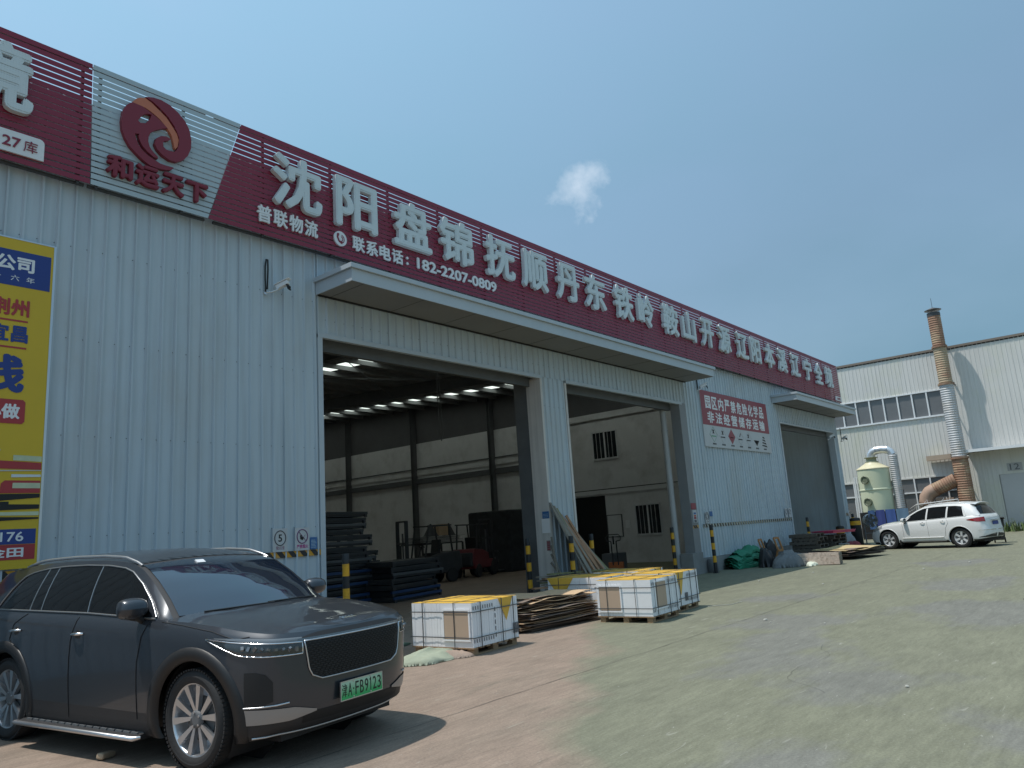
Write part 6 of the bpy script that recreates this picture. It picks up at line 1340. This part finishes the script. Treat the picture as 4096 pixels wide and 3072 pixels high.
# lower windows, two panes high
for z0, z1 in ((1.2, 2.38), (2.46, 3.22)):
    yw = 7.6
    while yw < 20:
        mb = MB(); mb.box(0.03, 0.05, yw+0.04, yw+0.80, z0, z1); w = mb.build('window', m_fglass, fh); mb = MB(); mb.box(-0.05, 0.05, yw-0.03, yw+0.04, z0, z1); mb.build('mullion', m_white, w); yw += 0.84
mb = MB(); mb.box(-0.05, 0.05, 7.57, 20, 2.38, 2.46); mb.build('transom', m_white, fh); mb = MB(); mb.box(-0.05, 0.02, 7.57, 20, 3.22, 3.3); mb.build('transom', m_far, fh)
mb = MB(); mb.box(-0.02, 0.05, 7.27, 20, 0, 1.2); mb.build('base_wall', m_plinth, fh)
# canopy over door 12
mb = MB(); mb.box(-1.1, 0.0, -14, 7.2, 4.40, 4.52); cn_ = mb.build('canopy', mat('far_trim', (0.50, 0.50, 0.49), 0.5), fh); mb = MB(); mb.box(-1.14, -1.1, -14, 7.25, 4.36, 4.50); mb.build('fascia', m_white, cn_)
mb = MB(); mb.box(0.0, 0.05, -14, 5.9, 3.05, 4.4); mb.build('door_header', m_far, fh)
mb = MB(); mb.box(0.0, 0.04, 1.4, 5.85, 0.05, 3.04); dr = mb.build('sliding_door', mat('door_pale', (0.50, 0.50, 0.50), 0.6, 0, 0.08, 1), fh)
mb = MB(); mb.box(-0.01, 0.0, 3.6, 3.62, 0.05, 3.0); mb.build('door_seam', m_beam, dr)
far_clad(-14, 1.3, 0.0, 4.3)
mb = MB(); mb.box(-0.03, 0.0, 4.75, 5.45, 3.2, 3.62); pl12 = mb.build('number_board', mat('board_grey', (0.40, 0.40, 0.40), 0.6), fh)
mb = MB(); letter_into(mb, '12', (-0.03, 0, 0), (0,-1,0), (0,0,1), -5.32, -4.88, 3.25, 3.57, 0.01, 0.01); mb.build('lettering', m_beam, pl12)
mb = MB(); mb.box(-0.55, -0.1, 7.95, 9.2, 4.15, 4.42); o = mb.build('duct_bracket', mat('bracket_tan', (0.42, 0.33, 0.25), 0.7), fh)
# chimney
ch = thing('chimney', 'tall spiral duct chimney, rusty at the top, with conical rain cap', 'chimney', (47.9, 7.45, 0))
def spiral(mb, p0, p1, r, pitch=0.13, n=26, m=0):
    p0 = Vector(p0); p1 = Vector(p1); L = (p1-p0).length; prof = []; h = 0
    while h < L: prof += [(h, r), (h+pitch*0.8, r), (h+pitch*0.86, r+0.013), (h+pitch*0.96, r+0.013)]; h += pitch
    prof.append((L, r)); mb.lathe(p0, p1-p0, [(min(a, L), b_) for a, b_ in prof], n, m)
for z0, z1, r, m in ((0.0, 4.1, 0.40, m_rust), (4.1, 8.28, 0.36, m_galv), (8.28, 10.45, 0.34, mat('tan_duct', (0.42, 0.33, 0.22), 0.7, 0.1, 0.25, 1.2, stain=(0.30, 0.14, 0.09), stain_amt=0.8, stain_scale=0.9)), (10.45, 12.25, 0.33, m_rust)):
    mb = MB(); spiral(mb, (0,0,z0), (0,0,z1), r); mb.build('duct_section', m, ch)
for z, r in ((4.1, 0.46), (8.28, 0.42), (10.45, 0.40)): mb = MB(); mb.lathe((0,0,z-0.05), (0,0,1), [(0,r),(0.1,r)], 26); mb.build('flange', m_rust, ch)
mb = MB(); mb.lathe((0,0,12.25), (0,0,1), [(0,0.34),(0.22,0.34)], 26, cap1=False); mb.build('collar', m_dark, ch)
mb = MB(); mb.lathe((0,0,12.62), (0,0,1), [(0,0.44),(0.02,0.44),(0.17,0.05),(0.18,0.0)], 26); cp_ = mb.build('rain_cap', m_dark, ch)
for a in (0.3, 2.4, 4.5): mb = MB(); mb.cyl((0.32*math.cos(a),0.32*math.sin(a),12.4), (0.34*math.cos(a),0.34*math.sin(a),12.64), 0.012, 6); mb.build('stay', m_dark, ch)
mb = MB(); mb.cyl((0,0,12.75), (0,0,13.35), 0.012, 6); mb.build('rod', m_dark, ch)
for z in (4.3, 8.3, 10.4): mb = MB(); mb.bar((0.3,0.3,z),(1.08,0.3,z),0.05,0.05); mb.bar((0.3,-0.3,z),(1.08,-0.3,z),0.05,0.05); mb.build('wall_bracket', m_dark, ch)
# slanting rusty elbow duct
el = thing('elbow_duct', 'slanting rusty spiral duct joining the foot of the chimney', 'duct', (47.9, 7.45, 0))
mb = MB(); spiral(mb, (0,0.35,2.95), (0.0,1.55,2.45), 0.36); mb.build('duct_section', m_rust, el)
mb = MB(); mb.tube([(0,1.45,2.5),(0,1.75,2.35),(0,1.95,2.1),(0,2.0,1.8)], 0.38, 20); mb.build('elbow', mat('rust_pale', (0.42, 0.29, 0.22), 0.6, 0.2, 0.2, 2), el)
mb = MB(); mb.cyl((0,2.0,1.82),(0,2.0,0.0),0.40,20); mb.cyl((0,2.0,1.75),(0,2.0,1.70),0.45,20); mb.build('drop_pipe', m_rust, el)
mb = MB(); mb.box(-0.2, 0.3, 0.6, 1.5, 0.0, 2.0); mb.build('fan_casing', mat('casing_brown', (0.30, 0.21, 0.16), 0.7), el)
for y in (0.66, 0.80): mb = MB(); mb.bar((-0.42,y,0),(-0.42,y+0.1,2.05),0.05,0.05); mb.build('support_post', mat('post_pink', (0.5,0.42,0.36),0.6), el)
# scrubber tank
tk = thing('scrubber_tank', 'pale cream cylindrical scrubber tank with two round portholes', 'tank', (46.4, 11.62, 0))
m_frp = mat('tank_cream', (0.62, 0.65, 0.47), 0.4, 0, 0.06, 0.8); R_ = 0.84
mb = MB(); mb.lathe((0,0,1.5), (0,0,1), [(0,R_),(0.02,R_),(2.38,R_)], 48, cap1=False); mb.build('shell', m_frp, tk)
mb = MB(); mb.lathe((0,0,3.88), (0,0,1), [(0,R_+0.03),(0.05,R_+0.03),(0.06,R_),(0.36,0.36),(0.42,0.34)], 48, cap0=False); mb.build('cone_top', mat('tank_top', (0.66, 0.60, 0.40), 0.4, 0, 0.06, 2), tk)
mb = MB(); mb.lathe((0,0,2.66), (0,0,1), [(0,R_+0.005),(0.03,R_+0.03),(0.09,R_+0.03),(0.12,R_+0.005)], 48, cap0=False, cap1=False); mb.build('girdle', m_frp, tk)
mb = MB(); mb.lathe((0,0,4.28), (0,0,1), [(0,0.36),(0.03,0.36),(0.03,0.27),(0.24,0.27),(0.24,0.36),(0.28,0.36)], 28); mb.build('neck', mat('neck_olive', (0.30, 0.31, 0.2), 0.5), tk)
va = math.atan2(-0.25, -0.97)+0.42
for z in (3.28, 2.05):
    c = Vector((math.cos(va+math.pi*0)*R_*0.985, math.sin(va)*R_*0.985, z)); c = Vector((-math.cos(0.13)*R_*0.96, 0.30*R_, z)); ax_ = Vector((-0.95, 0.30, 0))
    mb = MB(); mb.lathe(c, ax_, [(0,0.20),(0.12,0.20),(0.12,0.23),(0.16,0.23),(0.16,0.17),(0.13,0.16)], 22); ph_ = mb.build('porthole', mat('port_green', (0.16, 0.18, 0.12), 0.4), tk)
    mb = MB()
    for k in range(8): a = 2*math.pi*k/8; q = c+ax_.normalized()*0.165+Vector((0,0,1))*0.2*math.sin(a)+ax_.cross(Vector((0,0,1))).normalized()*0.2*math.cos(a); mb.obox(q, 0.03, 0.03, 0.03)
    mb.build('bolt', m_dark, ph_)
mb = MB(); mb.lathe((-0.42,0.18,4.05), (-0.5,0.2,0.8), [(0,0.16),(0.05,0.16)], 18); mb.build('hatch', m_frp, tk)
mb = MB(); mb.box(-R_,R_,-R_,R_,0,1.48); mb.build('base_frame', m_black, tk)
for y in (0.86, 0.98): mb = MB(); mb.tube([(-0.3,y,3.5),(-0.3,y,0.6)], 0.05, 8); mb.build('pipe', m_white, tk)
mb = MB(); mb.tube([(-0.32,1.1,2.2),(-0.32,1.1,0.6)], 0.035, 8); mb.build('pipe', m_white, tk)
# shiny bend and flexible down duct
bd_ = thing('exhaust_bend', 'shiny foil duct bending over from the tank top down to the ground', 'duct', (46.4, 11.62, 0))
m_foil = mat('foil', (0.70, 0.71, 0.72), 0.28, 0.7, 0.12, 4)
arc = [(0,0,4.56),(0,-0.02,4.72),(0,-0.12,4.86),(0,-0.32,4.93),(0,-0.62,4.95),(0,-0.92,4.90),(0,-1.08,4.78),(0,-1.14,4.60)]
mb = MB(); mb.tube(arc, 0.23, 20); mb.build('bend', m_foil, bd_)
for p in (arc[3], arc[5]): mb = MB(); mb.lathe((p[0],p[1]+0.02,p[2]), (0,-1,0), [(0,0.25),(0.04,0.25)], 20); mb.build('joint_ring', m_alu, bd_)
mb = MB(); spiral(mb, (0,-1.14,4.6), (0,-1.16,0.2), 0.235, 0.11, 22); mb.build('flexible_duct', m_galv, bd_)
mb = MB(); mb.tube([(-0.25,-1.46,2.6),(-0.25,-1.5,0.3)], 0.03, 6); mb.build('hanging_cable', m_dark, bd_)
# blue sheets hung below the tank, pale pipe stack
for k, (y0, y1, c) in enumerate(((10.55, 11.05, (0.05,0.10,0.30)), (11.1, 11.55, (0.04,0.06,0.22)), (11.6, 11.95, (0.05,0.11,0.25)), (9.9, 10.5, (0.12,0.20,0.30)))):
    mb = MB(); rows = [[(45.3+0.02*math.sin(9*v+k), y0+(y1-y0)*v, z) for v in np.linspace(0,1,9)] for z in (0.55, 1.0, 1.58)]; mb.grid(rows, 0, True); mb.grid([[(p[0]+0.01,p[1],p[2]) for p in r] for r in rows], 0, True, flip=True)
    tag(mb.build('blue_sheet', mat('sheet_blue_%s' % 'abcd'[k], c, 0.6)), ['middle blue plastic sheet hanging below the tank', 'dark blue plastic sheet hanging below the tank', 'leftmost blue plastic sheet hanging below the tank', 'pale blue plastic sheet right of the tank duct'][k], 'plastic sheet')
mb = MB(); mb.tube([(45.0, 9.4, 1.72), (45.0, 7.4, 1.86)], 0.03, 8); mb.tube([(45.0, 9.4, 0.0), (45.0, 9.4, 1.72)], 0.03, 8); mb.tube([(45.0, 7.4, 0.0), (45.0, 7.4, 1.86)], 0.03, 8); tag(mb.build('pipe_rail', m_galv), 'pale pipe rail crossing behind the white suv windscreen', 'rail')
# cable clutter at foot
rnd = random.Random(8); mb = MB()
for k in range(26):
    y = 8.2+rnd.random()*1.4; z = 1.3+rnd.random()*0.5; mb.tube([(45.4, y, z), (45.4+rnd.uniform(-.1,.1), y+rnd.uniform(-.3,.3), z+rnd.uniform(-.25,.25)), (45.4, y+rnd.uniform(-.4,.4), z+rnd.uniform(-.4,.2)-0.2)], 0.012, 4)
mb.box(45.6, 46.2, 8.1, 9.7, 0, 1.2); o = mb.build('scrap_heap', m_galv); tag(o, 'tangle of scrap wire and metal behind the white suv', 'scrap', kind='stuff')
# wheelie bin behind the white car
t = thing('wheelie_bin', 'dark wheelie bin standing behind the tail of the white suv', 'bin', (35.9, 4.70, 0), 0.1)
mb = MB(); mb.add([(x*s_, y*s_*0.9, z) for z, s_ in ((0.12,0.20),(0.92,0.27)) for x, y in ((-1,-1),(1,-1),(1,1),(-1,1))], [(0,3,2,1),(4,5,6,7),(0,1,5,4),(1,2,6,5),(2,3,7,6),(3,0,4,7)]); o = mb.build('body', m_plastic, t); bevel(o, 0.02)
mb = MB(); mb.obox((0,0,0.96), 0.60, 0.56, 0.06, (0,0.08,0)); o = mb.build('lid', m_plastic, t); bevel(o, 0.02)
for y in (-0.2, 0.16): mb = MB(); mb.lathe((0.2,y,0.1),(0,1,0),[(0,0.1),(0.05,0.1)],16); mb.build('wheel', m_rubber, t)
# weeds along the hall foot
m_weed = mat('weed_green', (0.10, 0.15, 0.045), 0.7, 0, 0.35, 3); m_weed2 = mat('weed_pale', (0.24, 0.26, 0.14), 0.8, 0, 0.3, 3)
rnd = random.Random(5); mb = MB()
for k in range(2600):
    y = rnd.uniform(-12, 7.2); x = 48.6-abs(rnd.gauss(0, 0.35)); h = rnd.uniform(0.12, 0.42)*(1.35 if 3.2 < y < 6.3 else 0.8); a = rnd.uniform(0, 6.28); l_ = rnd.uniform(0.05, 0.2); w = 0.012+0.02*rnd.random(); dx, dy = math.cos(a), math.sin(a)
    mb.add([(x-dy*w, y+dx*w, 0), (x+dy*w, y-dx*w, 0), (x+dx*l_*0.5+dy*w, y+dy*l_*0.5-dx*w, h*0.6), (x+dx*l_*0.5-dy*w, y+dy*l_*0.5+dx*w, h*0.6), (x+dx*l_, y+dy*l_, h)], [(0,1,2,3),(3,2,4)])
tag(mb.build('weeds', m_weed), 'strip of low green weeds along the foot of the far hall', 'weeds', kind='stuff')
def weed_plant(x, y, h, label):
    t = thing('weed_plant', label, 'plant', (x, y, 0)); mb = MB(); mb2 = MB()
    for s_ in range(9):
        a = rnd.uniform(0, 6.28); tp = Vector((math.cos(a)*h*0.32, math.sin(a)*h*0.32, h*rnd.uniform(0.7, 1))); mb.tube([(0,0,0), tp*0.5+Vector((0,0,0.05)), tp], [0.012,0.008,0.003], 4)
        for k in range(16):
            f = rnd.uniform(0.25, 1); c = tp*f + Vector((rnd.uniform(-.06,.06), rnd.uniform(-.06,.06), rnd.uniform(-.04,.04))); b_ = rnd.uniform(0, 6.28); d1 = Vector((math.cos(b_), math.sin(b_), rnd.uniform(-.3,.5)))*0.07; d2_ = Vector((-math.sin(b_), math.cos(b_), 0))*0.02
            mb2.add([c, c+d1*0.5+d2_, c+d1, c+d1*0.5-d2_], [(0,1,2,3)])
    mb.build('stem', m_weed2, t); mb2.build('foliage', m_weed if h < 0.9 else m_weed2, t)
weed_plant(48.0, 4.75, 1.25, 'tallest pale weed plant against the pale sliding door'); weed_plant(47.9, 5.5, 0.75, 'bushy green weed plant near the bin behind the suv'); weed_plant(47.9, 4.1, 0.8, 'green weed plant at the right edge of the frame')
